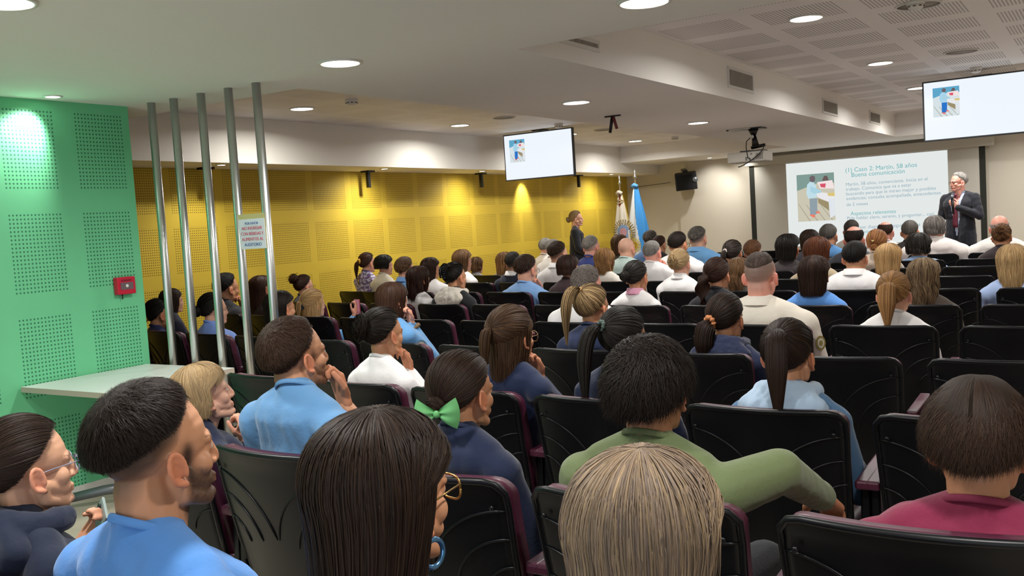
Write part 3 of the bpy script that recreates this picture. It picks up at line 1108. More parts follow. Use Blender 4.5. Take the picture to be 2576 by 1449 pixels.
def ribbons(P, width, outc, tint, taper=True, tilt=.35, g=None):
    """P (N,K,3) strands -> flat hair locks that face outward"""
    N, K, _ = P.shape
    t = np.gradient(P, axis=1)
    t = nrm(t)
    o = nrm(P - outc)
    s = nrm(np.cross(t, o))
    o2 = np.cross(s, t)
    if g is not None:
        a = g.normal(0, tilt, size=(N, 1, 1))
        s = nrm(s * np.cos(a) + o2 * np.sin(a))
    w = np.ones(K)
    if taper:
        w = np.minimum(1, .5 + 3 * np.linspace(0, 1, K)) * np.minimum(1, (1 - np.linspace(0, 1, K)) * 2.5 + .12)
    ww = (np.asarray(width).reshape(-1, 1) * w[None, :])[..., None]
    V = np.stack([P - s * ww / 2, P + s * ww / 2], axis=2).reshape(-1, 3)
    base = (np.arange(N) * K * 2)[:, None] + (np.arange(K - 1) * 2)[None, :]
    Fs = np.stack([base, base + 1, base + 3, base + 2], axis=-1).reshape(-1, 4)
    T_ = np.repeat(tint, K * 2, axis=0)
    return V, Fs, T_


HL_AZ = [0, 25, 45, 62, 78, 92, 110, 135, 160, 180]
HLINE = {'long': [40, 40, 36, 24, 8, -4, -26, -40, -46, -48],
         'short': [40, 40, 38, 24, 4, -4, -24, -36, -42, -43],
         'fade': [40, 40, 40, 27, 14, 8, -4, -16, -24, -27],
         'stub': [40, 40, 38, 20, -10, -24, -42, -54, -60, -62],
         'buzz': [44, 43, 40, 34, 30, 28, 24, 18, 12, 10],
         'fringe': [30, 30, 28, 16, 4, -4, -24, -36, -42, -43]}


def hline(az, kind):
    return np.interp(np.abs(az), HL_AZ, HLINE[kind])


def sdir(az, el):
    a, e = np.radians(az), np.radians(el)
    return np.stack([np.sin(a) * np.cos(e), np.cos(a) * np.cos(e), np.sin(e)], axis=-1)


def spos(u, off):
    off = np.asarray(off)
    if off.ndim: off = off[..., None]
    return HC + u * (HRD + off)


def slerp(a, b, t):
    d = np.clip((a * b).sum(-1, keepdims=True), -1, 1)
    th = np.arccos(d)
    s = np.sin(th) + 1e-6
    return np.sin((1 - t) * th) / s * a + np.sin(t * th) / s * b


class Hair:
    def __init__(s, T, caps, q, g, col, col2, mix, f):
        s.T, s.caps, s.q, s.g = T, caps, q, g
        s.V, s.F, s.C, s.UV, s.M, s.n = [], [], [], [], [], 0
        s.col, s.col2, s.mix, s.f = np.array(lin(col)), np.array(lin(col2 or col)), mix, f

    def put(s, V, Fs, C, mi, UV=None):
        s.V.append(V); s.F.append(np.asarray(Fs) + s.n); s.C.append(C); s.n += len(V)
        s.UV.append(UV if UV is not None else np.zeros((len(V), 2)))
        s.M.append(np.full(len(Fs), mi))

    def tints(s, N, spread=.13):
        b = np.exp(s.g.normal(0, spread, size=(N, 1)))
        m = np.clip(s.g.normal(s.mix, .24, size=(N, 1)), 0, 1)
        return np.clip((s.col2 * m + s.col * (1 - m)) * b, 0, 1)

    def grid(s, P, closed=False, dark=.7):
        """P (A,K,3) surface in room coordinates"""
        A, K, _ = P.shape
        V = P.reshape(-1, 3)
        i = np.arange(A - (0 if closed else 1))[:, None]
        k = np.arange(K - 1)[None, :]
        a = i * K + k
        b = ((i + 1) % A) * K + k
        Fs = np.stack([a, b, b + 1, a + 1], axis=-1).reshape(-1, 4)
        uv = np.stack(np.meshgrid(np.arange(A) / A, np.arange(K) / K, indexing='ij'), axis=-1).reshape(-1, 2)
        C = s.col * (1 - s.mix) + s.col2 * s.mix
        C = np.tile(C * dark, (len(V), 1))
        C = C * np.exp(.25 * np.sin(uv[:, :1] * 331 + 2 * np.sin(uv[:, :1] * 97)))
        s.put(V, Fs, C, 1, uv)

    def strands(s, P, w, outc=None, tilt=.18, taper=True, tint=None):
        t = tint if tint is not None else s.tints(len(P))
        V, Fs, C = ribbons(P, w, s.T['p'](np.array([0, -.01, .0])) if outc is None else outc, t, taper, tilt, s.g)
        s.put(V, Fs, C, 0)

    def pushout(s, p):
        f = s.f
        for a, b, r in s.caps:
            ab = b - a
            t = np.clip(((p - a) @ ab) / (ab @ ab + 1e-9), 0, 1)
            c = a + t[:, None] * ab
            d = p - c - f * .015
            L = np.linalg.norm(d, axis=1)
            m = L < r
            if m.any():
                p[m] = c[m] + f * .015 + d[m] / (L[m, None] + 1e-9) * r
        return p

    def fall(s, p0, d0, L, K, turn=.45, inward=None, wave=0.0, wfreq=30, ph=None):
        p, d = p0.copy(), nrm(d0)
        out = [p.copy()]
        st = np.asarray(L) / (K - 1)
        down = np.array([0, 0, -1.0])
        for k in range(1, K):
            tgt = np.tile(down, (len(p), 1))
            if inward is not None:
                h = (inward - p) * np.array([1, 1, 0]); tgt = tgt + h * 1.6
            d = nrm(d * (1 - turn) + tgt * turn)
            p = p + d * st[:, None]
            p = s.pushout(p)
            out.append(p.copy())
        P = np.stack(out, axis=1)
        if wave:
            kk = np.linspace(0, 1, K)[None, :, None]
            arc = (np.asarray(L)[:, None, None] * kk)
            ph = s.g.uniform(0, 6.28, size=(len(p), 1, 1)) if ph is None else ph
            o = nrm((P - P.mean(axis=(0, 1))) * np.array([1, 1, 0]))
            sd = np.cross(o, [0, 0, 1.0])
            P = P + (o * np.sin(arc * wfreq + ph) + sd * np.cos(arc * wfreq + ph)) * wave * np.minimum(1, kk * 4)
        return P

    def build(s, parent, loc):
        V = np.concatenate(s.V) - loc
        Fs = np.concatenate(s.F)
        me = mesh_from('hair', V, Fs, True, [M_hair, M_hairb], np.concatenate(s.M), np.concatenate(s.C), np.concatenate(s.UV))
        return link('hair', me, parent)


def cap_grid(H, kind, thick, A=72, K=12, hi=88, lumps=0.0, dark=.7):
    az = np.linspace(-180, 180, A, endpoint=False)
    h = hline(az, kind)
    s = np.linspace(0, 1, K)
    el = h[:, None] + (hi - h)[:, None] * s[None, :]
    off = thick * np.minimum(1, s * (2.2 if kind in ('fade', 'buzz') else 4.5))[None, :] - .004 * (s[None, :] == 0)
    u = sdir(az[:, None] * np.ones_like(el), el)
    if lumps:
        off = off + lumps * waves(u.reshape(-1, 3), 5, 9).reshape(el.shape)
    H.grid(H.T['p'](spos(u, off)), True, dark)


def count(q, a, lo=250):
    return int(max(lo, min(a * 2.0, a * 2.3 * (2.2 / q) ** 1.2)))


def wid(q, w=.0016):
    return max(w * .55, q * .0005)


def st_short(H, kind='short', length=.03, thick=.008, lift=.35, whorl=(175, 55), curl=0.0, n=9000, hi=88, fwd=.2, elmax=None, w=None, grav=.12):
    g, q = H.g, H.q
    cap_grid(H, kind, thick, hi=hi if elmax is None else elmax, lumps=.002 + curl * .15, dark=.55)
    N = count(q, n)
    z = g.uniform(-.8, 1, size=N * 2)
    az = g.uniform(-180, 180, size=N * 2)
    el = np.degrees(np.arcsin(z))
    ok = el > hline(az, kind) + g.normal(0, 1.5, size=len(az))
    if elmax is not None: ok &= el < elmax + g.normal(0, 3, size=len(az))
    az, el = az[ok][:N], el[ok][:N]
    u = sdir(az, el)
    wd = sdir(np.array([whorl[0]]), np.array([whorl[1]]))[0]
    tdir = u - wd
    tdir = tdir - (tdir * u).sum(1, keepdims=True) * u
    tdir = nrm(tdir + np.array([0, fwd, -.15]) + g.normal(0, .19 + 8 * curl, size=tdir.shape))
    tdir = nrm(tdir - (tdir * u).sum(1, keepdims=True) * u)
    # shorter towards the hairline
    edge = np.clip((el - hline(az, kind)) / 38, .10 if kind in ('fade', 'buzz') else .3, 1)
    L = length * edge * g.uniform(.6, 1.25, size=len(az))
    K = 6
    s = np.linspace(0, 1, K)[None, :, None]
    p0 = spos(u, thick * .5 * np.clip((el - hline(az, kind)) / 25, .1, 1))
    Lk = L[:, None, None]
    P = p0[:, None, :] + tdir[:, None, :] * s * Lk + u[:, None, :] * (lift * (s - .45 * s * s)) * Lk + np.array([0, 0, -1.0]) * s * s * Lk * grav
    if curl:
        sd = np.cross(tdir, u)
        ph = g.uniform(0, 6.28, size=(len(az), 1, 1))
        K = 12
        s = np.linspace(0, 1, K)[None, :, None]
        P = p0[:, None, :] + tdir[:, None, :] * s * Lk * .8 + u[:, None, :] * (lift * s * (1.2 - .7 * s)) * Lk + np.array([0, 0, -1.0]) * s * s * Lk * grav
        fr = g.uniform(4, 7, size=(len(az), 1, 1))
        P = P + (sd[:, None, :] * np.sin(s * fr + ph) + tdir[:, None, :] * np.cos(s * fr + ph)) * curl * np.minimum(1, s * 2)
    P = H.T['p'](P)
    H.strands(P, np.full(len(P), wid(q, .0015) if w is None else w), tilt=.35)


def st_long(H, L=.3, n=9000, part=0, eq=-14, azmin=70, off=.016, wave=0., wfreq=32, inward=None, ends=.25, kin=.0, bangs=False, w=None, flip=0.0):
    g, q = H.g, H.q
    T = H.T

    def paths(az0, els, K1=9, K2=12, offv=None, Lv=None, ph=None):
        az0 = np.asarray(az0, float)
        sg = np.where(az0 >= part, 1, -1)
        end = np.where(np.abs(az0) < azmin, sg * azmin + (az0 - part) * .22, az0)
        t = np.linspace(0, 1, K1)[None, :]
        el = els[:, None] + (eq - els)[:, None] * t
        az = az0[:, None] + (end - az0)[:, None] * np.clip((els[:, None] * 0 + t) * 1.3, 0, 1) ** .9
        u = sdir(az, el)
        A = T['p'](spos(u, (offv[:, None] if offv is not None else off) * np.minimum(1, .5 + t)))
        d0 = A[:, -1] - A[:, -2]
        B = H.fall(A[:, -1], d0, Lv, K2, inward=T['p'](np.array([0, -.118, -.2])) if inward is None else inward, wave=wave, wfreq=wfreq, ph=ph)
        return np.concatenate([A, B[:, 1:]], axis=1)

    az = np.concatenate([np.linspace(part + .5, 180, 44), np.linspace(180.01, 360 + part - .5, 44)])
    az = np.where(az > 180, az - 360, az)
    ph = (az * .11).reshape(-1, 1, 1)
    P = paths(az, np.full(len(az), 86.0), offv=np.full(len(az), off * .7), Lv=np.full(len(az), L * .86), ph=ph)
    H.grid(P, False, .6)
    N = count(q, n)
    a = g.uniform(-180, 180, size=N)
    e = 88 - np.abs(g.normal(0, 1, size=N)) * 45
    e = np.maximum(e, np.maximum(hline(a, 'long') + 2, eq + 8 + g.uniform(0, 14, size=N)))
    Lv = L * g.uniform(1 - ends, 1.05, size=N)
    P = paths(a, e, offv=off * g.uniform(.8, 1.25, size=N), Lv=Lv, ph=(a * .11).reshape(-1, 1, 1) + g.normal(0, .35, size=(N, 1, 1)))
    kk = np.linspace(0, 1, P.shape[1])[None, :, None]
    P = P + g.normal(0, .0022, size=(N, 1, 3)) * kk * 2 + T['R'][:, 0] * (np.sin(kk * 9 + g.uniform(0, 6.28, size=(N, 1, 1))) * .0022)
    H.strands(P, np.full(N, wid(q, .0022) if w is None else w))
    if bangs:
        m = count(q, 900, 60)
        a = g.uniform(-58, 50, size=m); e0 = g.uniform(50, 75, size=m); t = np.linspace(0, 1, 9)[None, :]
        e1 = g.uniform(8, 18, size=m) - np.abs(a) * .25
        u = sdir(a[:, None] * (1 + .25 * t), e0[:, None] + (e1 - e0)[:, None] * t)
        H.strands(T['p'](spos(u, .012 + .006 * np.sin(t * 3) * np.ones_like(u[..., 0]))), np.full(m, wid(q, .0022)))


def tie_fan(H, kind, tie, off=.007, n=6000, waveoff=.0, loose=.0, azlim=180):
    """hair combed from the hairline to a tie on the back of the head"""
    g, q, T = H.g, H.q, H.T
    td = sdir(np.array([float(tie[0])]), np.array([float(tie[1])]))
    az = np.linspace(-180, 180, 96, endpoint=False)
    u0 = sdir(az, hline(az, kind) - 2)
    K = 16
    t = np.linspace(0, 1, K)[None, :, None]
    hum = np.sin(t[..., 0] * math.pi) * .006 + off * np.minimum(1, t[..., 0] * 6) - .003 * (t[..., 0] == 0)
    u = nrm(slerp(u0[:, None, :], td[None, :, :], t))
    H.grid(T['p'](spos(u, hum * np.ones((96, 1)))), True, .75)
    N = count(q, n)
    a = g.uniform(-180, 180, size=N)
    u0 = sdir(a, hline(a, kind) - 1 + g.normal(0, 1.5, size=N))
    t0 = g.uniform(0, .8, size=(N, 1, 1)) ** 1.5
    t1 = np.minimum(1, t0 + g.uniform(.3, .7, size=(N, 1, 1)))
    tt = t0 + (t1 - t0) * np.linspace(0, 1, 9)[None, :, None]
    u = nrm(slerp(u0[:, None, :], td[None, :, :], tt) + g.normal(0, .012, size=(N, 1, 3)))
    o = (off + .001 + np.sin(tt[..., 0] * math.pi) * .006) + g.normal(0, .0012 + loose, size=(N, 1))
    H.strands(T['p'](spos(u, o)), np.full(N, wid(q, .0019)), tilt=.25)
    return T['p'](spos(td, off)[0]), T['R'] @ td[0]


def st_tail(H, root, out, L, w=.03, n=2500, up=.15, wave=0, wfreq=30, core=True, swing=None, wd=None, turn=.35, tie_col=True):
    g, q = H.g, H.q
    K = 16
    d0 = nrm(out + np.array([0, 0, up]) + (np.zeros(3) if swing is None else np.array(swing)))
    root = root + out * .008
    prof = np.minimum(1, .3 + np.linspace(0, 1, K) * 5) * np.minimum(1, (1 - np.linspace(0, 1, K)) * 1.6 + .15)
    cen = H.fall(root[None, :], d0[None, :], np.array([L]), K, turn=turn)[0]
    t = nrm(np.gradient(cen, axis=0))
    side = nrm(np.cross(t, out)); oo = np.cross(side, t)
    if core:
        th = np.linspace(0, 2 * math.pi, 15)[:-1]
        G = cen[None] + (np.cos(th)[:, None, None] * side[None] + np.sin(th)[:, None, None] * oo[None] * .7) * (w * .62 * prof)[None, :, None]
        H.grid(G, True, .65)
    N = count(q, n, 120)
    th = g.uniform(0, 6.28, size=N); rr = np.sqrt(g.uniform(.2, 1, size=N))
    G = cen[None] + (np.cos(th)[:, None, None] * side[None] + np.sin(th)[:, None, None] * oo[None] * .7) * (w * prof)[None, :, None] * rr[:, None, None]
    if wave:
        kk = np.linspace(0, 1, K)[None, :, None]
        ph = (th * 1.3)[:, None, None]
        G = G + (side[None] * np.sin(kk * L * wfreq + ph) + oo[None] * np.cos(kk * L * wfreq + ph)) * wave * np.minimum(1, kk * 3)
    lens = g.uniform(.72, 1.0, size=(N, 1))
    idx = np.linspace(0, 1, K)[None, :] * lens * (K - 1)
    i0 = np.clip(idx.astype(int), 0, K - 2); fr = (idx - i0)[..., None]
    G = G[np.arange(N)[:, None], i0] * (1 - fr) + G[np.arange(N)[:, None], i0 + 1] * fr
    G = H.pushout(G.reshape(-1, 3)).reshape(N, K, 3)
    H.strands(G, np.full(N, wid(q, .002) if wd is None else wd), outc=cen.mean(axis=0) - out * .15, tilt=.35)
    return cen, side, oo


def st_bun(H, root, out, r=(.042, .03, .04), n=700, messy=.15):
    g, q = H.g, H.q
    c = root + out * r[1] * .75
    z = np.array([0, 0, 1.0]); sd = nrm(np.cross(out, z)); up = np.cross(sd, out)
    B = np.stack([sd, out, up], axis=1)
    V, Fs = ball_mesh((0, 0, 0), np.array(r) * .93)
    V = V * (1 + .04 * waves(V, 3, 90))[:, None]
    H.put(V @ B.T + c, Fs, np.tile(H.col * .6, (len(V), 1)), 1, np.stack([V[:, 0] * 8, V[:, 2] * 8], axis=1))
    N = count(q, n, 80)
    K = 12
    ax = nrm(np.array([0, 1.0, 0]) + g.normal(0, .45, size=(N, 3)))
    a = nrm(np.cross(ax, g.normal(size=(N, 3)))); b = np.cross(ax, a)
    h = g.uniform(-.8, .8, size=(N, 1, 1))
    th = (g.uniform(0, 6.28, size=(N, 1)) + np.linspace(0, g.uniform(1.5, 3), K)[None, :])[..., None]
    u = (a[:, None] * np.cos(th) + b[:, None] * np.sin(th)) * np.sqrt(1 - h * h) + ax[:, None] * h
    P = u * np.array(r) * (1 + g.normal(.02, messy * .25, size=(N, 1, 1)))
    H.strands(P @ B.T + c, np.full(N, wid(q, .002)), outc=c, tilt=.5)
    return c, B


def scrunchie(parent, loc, c, ax, R, r, col, name='scrunchie', rough=.7, sq=1.0, lbl=None, ruff=1.0):
    ax = nrm(np.array(ax, float))
    a = nrm(np.cross(ax, [0, 0, 1.0] if abs(ax[2]) < .9 else [1.0, 0, 0])); b = np.cross(ax, a)
    V, n, k = [], 40, 12
    for i in range(n):
        t = 2 * math.pi * i / n
        rr = r * (1 + ruff * (.28 * math.sin(t * 9) + .12 * math.sin(t * 17)))
        o = a * math.cos(t) + b * math.sin(t)
        for j in range(k):
            s = 2 * math.pi * j / k
            V.append(c - loc + o * (R + rr * math.cos(s)) + ax * rr * sq * math.sin(s))
    Fs = np.array([(i * k + j, ((i + 1) % n) * k + j, ((i + 1) % n) * k + (j + 1) % k, i * k + (j + 1) % k) for i in range(n) for j in range(k)])
    o = link(name, mesh_from(name, V, Fs, True, [mat('elastic_' + col, col, rough)]), parent)
    if lbl: o['label'] = lbl
    return o


def glasses(T, parent, loc, col='3A3226', r=.0013, round_=False, metal=0):
    P = T['p']
    b = MB()
    sh = lambda q: tuple(P(np.array(q)) - loc)
    for s in (-1, 1):
        pts = []
        for a in np.linspace(0, 2 * math.pi, 21):
            e = 1.0 if round_ else .8
            cx, cz = math.cos(a), math.sin(a)
            if not round_: cx, cz = math.copysign(abs(cx) ** .7, cx), math.copysign(abs(cz) ** .7, cz)
            pts.append(sh((s * .034 + cx * .025, .104 - abs(s * .034 + cx * .025) * .16, -.010 + cz * .021 * (1.1 if round_ else .9))))
        b.tube(pts, r * 1.2 * T['s'], 6)
        b.tube([sh((s * .059, .094, -.003)), sh((s * .078, .03, -.004)), sh((s * .082, -.006, -.008)), sh((s * .078, -.022, -.026))], r * T['s'], 6)
    b.tube([sh((-.009, .105, -.004)), sh((0, .109, -.001)), sh((.009, .105, -.004))], r * T['s'], 6)
    b.build('glasses', mat('spectacle_' + col, col, .3, metal=metal), parent)


PEOPLE = []


def person(label, px, r, sex='f', hair='long', hc='dark', hc2=None, mix=0., skin='mid', shirt='FFFFFF', j=None, sc=1.0, yaw=None, pitch=0., roll=0., w=1.0,
           dy=.20, hopt=None, sleeve='long', arm_l='lap', arm_r='lap', collar=None, hood=None, glass=None, body_yaw=None, lean=0., neckline='C', extra=None,
           beard=0., stub=0., patch=None, trousers='20242E', tgt=(-2.6, 15.2), H=None, shz=-.165, seed=None, side=0.0):
    idx = len(PEOPLE)
    g = np.random.default_rng(100 + idx if seed is None else seed)
    male = sex == 'm'
    # seat
    if H is None:
        H = None
        for jj in (range(-1, 14) if j is None else [j]):
            x, y, cy = seat_xy(r, jj)
            Hq = at(px[0], px[1], 1, y + dy)
            if H is None or abs(x - Hq[0]) < best[0]:
                best = (abs(x - Hq[0]), jj); H = Hq; seat = (x, y, cy)
        jj = best[1]
    hx, hy, hz = H
    sx, sy, cyaw = seat
    q = float(RM[2] @ (np.array(H) - np.array([0, 0, CAM_Z])))
    if yaw is None:
        yaw = math.atan2(-(tgt[0] - hx), tgt[1] - hy)
    else:
        yaw = R_(yaw * .32)
    by = (cyaw * .6 + yaw * .4) if body_yaw is None else R_(body_yaw)
    PEOPLE.append((label, r, jj, round(hz, 3), round(q, 2), round(best[0], 2)))
    Rh = rotz(yaw) @ rotx(R_(pitch)) @ roty(R_(roll))
    s = sc * (1.0 if male else .96)
    T = {'s': s, 'R': Rh, 'p': (lambda p: np.asarray(p) @ (Rh.T * s) + np.array(H))}
    f = np.array([-math.sin(by), math.cos(by), 0]); rt = np.array([math.cos(by), math.sin(by), 0]); up = np.array([0, 0, 1.0])
    H = np.array(H)
    fh = Rh[:, 1]
    px_, py_ = sx + (H[0] - sx) * .25, sy + .24
    root = empty('person', (px_, py_, 0))
    loc = np.array([px_, py_, 0.0])
    tag(root, label, 'person', 'seated audience')
    # skeleton
    NB = H + f * (-.035) * s + up * (shz + .03) * s + rt * side
    sw = (.178 if male else .158) * w * s
    SH = [NB + rt * sgn * sw + up * (-.082) * s - f * .005 for sgn in (-1, 1)]
    PV = np.array([px_, py_, .52])
    CH = NB * .68 + PV * .32 + f * .02
    WA = NB * .3 + PV * .7 + f * .0
    R = w * s
    tor = []
    for sgn in (-1, 1):
        tor += [('c', NB + rt * sgn * .075 * R - up * .06, .07 * R, CH + rt * sgn * .085 * R, .092 * R),
                ('c', CH + rt * sgn * .085 * R, .092 * R, WA + rt * sgn * .07 * R, .092 * R),
                ('c', WA + rt * sgn * .07 * R, .092 * R, PV + rt * sgn * .09 * R, .108 * R),
                ('c', NB + rt * sgn * .04 * R - up * .01, .045 * R, SH[(sgn + 1) // 2], .052 * R)]
    tor += [('c', NB + up * .012 * s + f * .004, .056 * R, NB - up * .06, .070 * R), ('c', NB - up * .045, .070 * R, CH - f * .004, .10 * R), ('c', CH - f * .004, .10 * R, WA, .098 * R), ('c', WA, .098 * R, PV, .11 * R)]
    for sgn in (-1, 1):
        tor += [('c', NB + up * .028 * s, .040 * R, NB + rt * sgn * sw * .70 - up * .040 * s, .045 * R), ('c', NB + rt * sgn * .035 * R - up * .06, .074 * R, CH + rt * sgn * .042 * R, .098 * R), ('c', CH + rt * sgn * .042 * R, .098 * R, WA + rt * sgn * .035 * R, .098 * R), ('b', SH[(sgn + 1) // 2] - up * .004, np.array([.056, .054, .052]) * R)]
    arms, fore, hands, skinarm = [], [], [], []
    pose = {}
    for k, (sgn, mode) in enumerate(((-1, arm_l), (1, arm_r))):
        S = SH[k]
        fine = isinstance(mode, tuple)
        m0 = mode[0] if fine else mode
        if m0 == 'lap':
            E = S + rt * sgn * .045 * s + f * .10 - up * .27 * s
            Wr = E + f * .20 * s - rt * sgn * .12 * s - up * .03
            Wr[2] = max(Wr[2], .60)
            hd, hn = f * .8 - rt * sgn * .5 - up * .15, -up
        elif m0 == 'chin':       # hand up to the chin or cheek
            tp = T['p'](np.array(mode[1]) if fine else np.array([sgn * .03, .095, -.115]))
            E = S + f * .22 * s - up * .20 * s + rt * sgn * .02
            Wr = tp - up * .055 * s + (E - tp) * .12
            hd = tp - Wr; hn = -fh
        elif m0 == 'world':
            E, Wr, hd, hn = [np.array(v, float) for v in mode[1:5]]
        else:                     # explicit points measured from the head ('at', elbow, wrist, finger direction, palm normal)
            E, Wr, hd, hn = [np.array(v, float) for v in mode[1:5]]
            E, Wr = H + E @ np.stack([rt, f, up]), H + Wr @ np.stack([rt, f, up])
            hd, hn = hd @ np.stack([rt, f, up]), hn @ np.stack([rt, f, up])
        pose[sgn] = (E, Wr, nrm(hd), hn)
        rr = (1.08 if male else .92) * s * (.5 + .5 * w)
        up_ = ('c', S, .056 * rr, E, .046 * rr)
        fo_ = ('c', E, .045 * rr, Wr, .031 * rr)
        skinarm += [('c', S, .045 * rr, E, .037 * rr), ('c', E, .038 * rr, Wr, .024 * rr)]
        arms.append(up_)
        if sleeve == 'long':
            arms.append(fo_)
        elif sleeve == 'half':
            arms[-1] = ('c', S, .058 * rr, S + (E - S) * .85, .054 * rr)
        hands += hand_prims(Wr + nrm(hd) * .01, hd, hn, -sgn if False else sgn, s * (1.05 if male else .93), curl=(mode[5] if fine and len(mode) > 5 else (1.2 if m0 == 'chin' else .35)))
    near = q < 6.5
    vox = min(.012, max(.0036, q * .0013))
    neck = [('c', T['p']((0, -.028, -.055)), (.056 if male else .046) * s * (1 + .25 * (w - 1)), NB - up * .01 + f * .016, (.055 if male else .045) * s * (1 + .35 * (w - 1))),
            ('c', T['p']((0, .01, -.07)), .038 * s, NB + f * .02 + up * .0, .048 * s)]
    hp = head_prims(male, T) + neck
    V1, F1, N1 = blob(hp, vox, 4 if vox < .0045 else (2 if vox < .007 else 1))
    coarse = [('c', NB - up * .03, .045 * R, CH, .065 * R), ('c', CH, .065 * R, PV, .07 * R)] + [('c', NB - up * .03, .035 * R, SH[k], .04 * R) for k in (0, 1)] + skinarm
    V2, F2, N2 = blob(coarse, .012, 2)
    hv = (.0042 if near else .007)
    V3, F3, N3 = blob(hands, hv, 2 if near else 0)
    base = np.array(lin(SKINS[skin]))
    hcol = np.array(lin(HAIRS[hc]))
    # local colour of the face: lips, brows, eyes, ears, stubble
    L = (V1 - H) @ Rh / s
    C1 = np.tile(base, (len(V1), 1))
    mixc = lambda m, col, a: C1.__setitem__(slice(None), C1 * (1 - (m * a)[:, None]) + np.array(col) * (m * a)[:, None])
    mixg = lambda m, col, a: C1.__setitem__(slice(None), C1 ** (1 - (m * a)[:, None]) * np.array(col) ** ((m * a)[:, None]))
    ear = np.clip((np.abs(L[:, 0]) - .075) / .005, 0, 1) * (L[:, 2] < .015) * (L[:, 2] > -.062) * (np.abs(L[:, 1] + .004) < .03)
    mixc(ear, base * np.array([1.12, .72, .68]), .6)
    nose = np.exp(-((L - np.array([0, .112, -.04])) ** 2).sum(1) / .014 ** 2)
    mixc(nose, base * np.array([1.08, .78, .74]), .6)
    lips = np.exp(-(((L[:, 2] + .071) / .008) ** 2) - ((L[:, 0] / .02) ** 4)) * (L[:, 1] > .075)
    mixc(lips, base * np.array([.85, .45, .45]), .75)
    brow = np.exp(-(((L[:, 2] - .014 + .15 * (np.abs(L[:, 0]) - .03)) / .0035) ** 2)) * (np.abs(np.abs(L[:, 0]) - .031) < .019) * (L[:, 1] > .05)
    mixc(brow, hcol * .8, .85)
    de = np.sqrt((np.abs(L[:, 0]) - .031) ** 2 + ((L[:, 2] + .008) * 1.7) ** 2)
    fr = (L[:, 1] > .068)
    mixc((de < .0115) * fr * 1.0, (.62, .58, .54), .9)
    mixc((de < .0052) * fr * 1.0, (.02, .015, .012), .95)
    if beard:
        bz = np.clip((-.034 - L[:, 2] - .25 * (L[:, 1] - .05)) / .018, 0, 1) * np.clip((L[:, 1] - .008) / .018, 0, 1) * np.clip((L[:, 2] + .135) / .02, 0, 1) * (1 - ear)
        n_ = .75 + .25 * waves(L, 4, 900)
        mixg(np.clip(bz * n_, 0, 1) * (1 - np.clip(lips * 1.2, 0, 1)), hcol, beard * .8)
        sb = np.exp(-((L[:, 1] - .024) / .010) ** 2) * np.clip((.02 - L[:, 2]) / .02, 0, 1) * np.clip((L[:, 2] + .06) / .02, 0, 1) * (np.abs(L[:, 0]) > .05) * (1 - ear)
        mixg(sb * 1.0, hcol, beard * .8)
    if stub:
        d = nrm(L - HC)
        az = np.degrees(np.arctan2(d[:, 0], d[:, 1])); el = np.degrees(np.arcsin(d[:, 2]))
        m = np.clip((el - hline(az, 'stub')) / 24, 0, 1) * (1 - ear)
        up2 = np.clip((el - hline(az, 'short')) / 40, 0, 1)
        mixg(m * (.55 + .45 * up2), hcol, stub)
    V = np.concatenate([V1, V2, V3]); n1, n2 = len(V1), len(V1) + len(V2)
    Fq = [F1, np.asarray(F2) + n1 if isinstance(F2, np.ndarray) else F2, np.asarray(F3) + n2]
    C = np.concatenate([C1, np.tile(base, (len(V2), 1)), np.tile(base * np.array([1.04, .9, .88]), (len(V3), 1))])
    me = mesh_from('body', V - loc, np.concatenate(Fq), True, [M_skin], tint=C)
    link('body', me, root)
    # shirt
    sv = min(.014, max(.007, q * .0022))
    prs = [((p[0], p[1], p[2] + .006, p[3], p[4] + .006) if p[0] == 'c' else (p[0], p[1], p[2] + .006)) for p in tor] + [(p[0], p[1], p[2] + .004, p[3], p[4] + .005) for p in arms]
    V1, F1, N1 = blob(prs, sv, int(min(14, 4 + .06 / sv)))
    a = (.0035 if male else .003) * (1 + .3 * g.uniform())
    fold = np.abs(waves(V1 * np.array([1, 1, .5]), 40 + idx, 50, 6)) ** .7
    low = np.clip((NB[2] - .02 - V1[:, 2]) / .12, .15, 1)
    V1 = V1 + N1 * ((fold - .35) * a * .9 * low)[:, None]
    sc_ = np.array(lin(shirt)) if isinstance(shirt, str) else np.array(lin(shirt[0]))
    C = np.tile(sc_, (len(V1), 1))
    if not isinstance(shirt, str):
        f2 = waves(V1, 77, 120, 4)
        C[f2 > .12] = np.array(lin(shirt[1])); 
        if len(shirt) > 2: C[f2 < -.35] = np.array(lin(shirt[2]))
    # neckline opening at the back shows skin
    me = mesh_from('shirt', V1 - loc, F1, True, [M_cloth], tint=C)
    so = link('shirt', me, root)
    # neck band, collar or hood
    nbc = NB + up * .012 * s
    nd = nrm(T['p']((0, -.02, -.06)) - (NB - up * .04))
    if collar:
        ccol = collar if isinstance(collar, str) and len(collar) == 6 else (shirt if isinstance(shirt, str) else shirt[0])
        hgt, rad = .040 * s, (.068 if male else .060) * s * (1 + .35 * (w - 1))
        n = 40
        Vv, sd_, od = [], nrm(np.cross(nd, f)), None
        od = np.cross(sd_, nd)
        for rr_, hh in ((rad * 1.0, -.012), (rad * .96, hgt), (rad * 1.03, hgt + .003), (rad * 1.22, -.004)):
            for k in range(n):
                th = 2 * math.pi * k / n + math.pi / 2
                drop = .5 * max(0, math.sin(th - math.pi / 1.0) * -1)
                Vv.append(nbc + (sd_ * math.cos(th) + od * math.sin(th)) * rr_ * (1 + .12 * max(0, math.sin(th))) + nd * hh * 1.0 - nd * .02 * max(0, math.sin(th)))
        Fs = np.array([(i * n + k, i * n + (k + 1) % n, (i + 1) * n + (k + 1) % n, (i + 1) * n + k) for i in range(3) for k in range(n)])
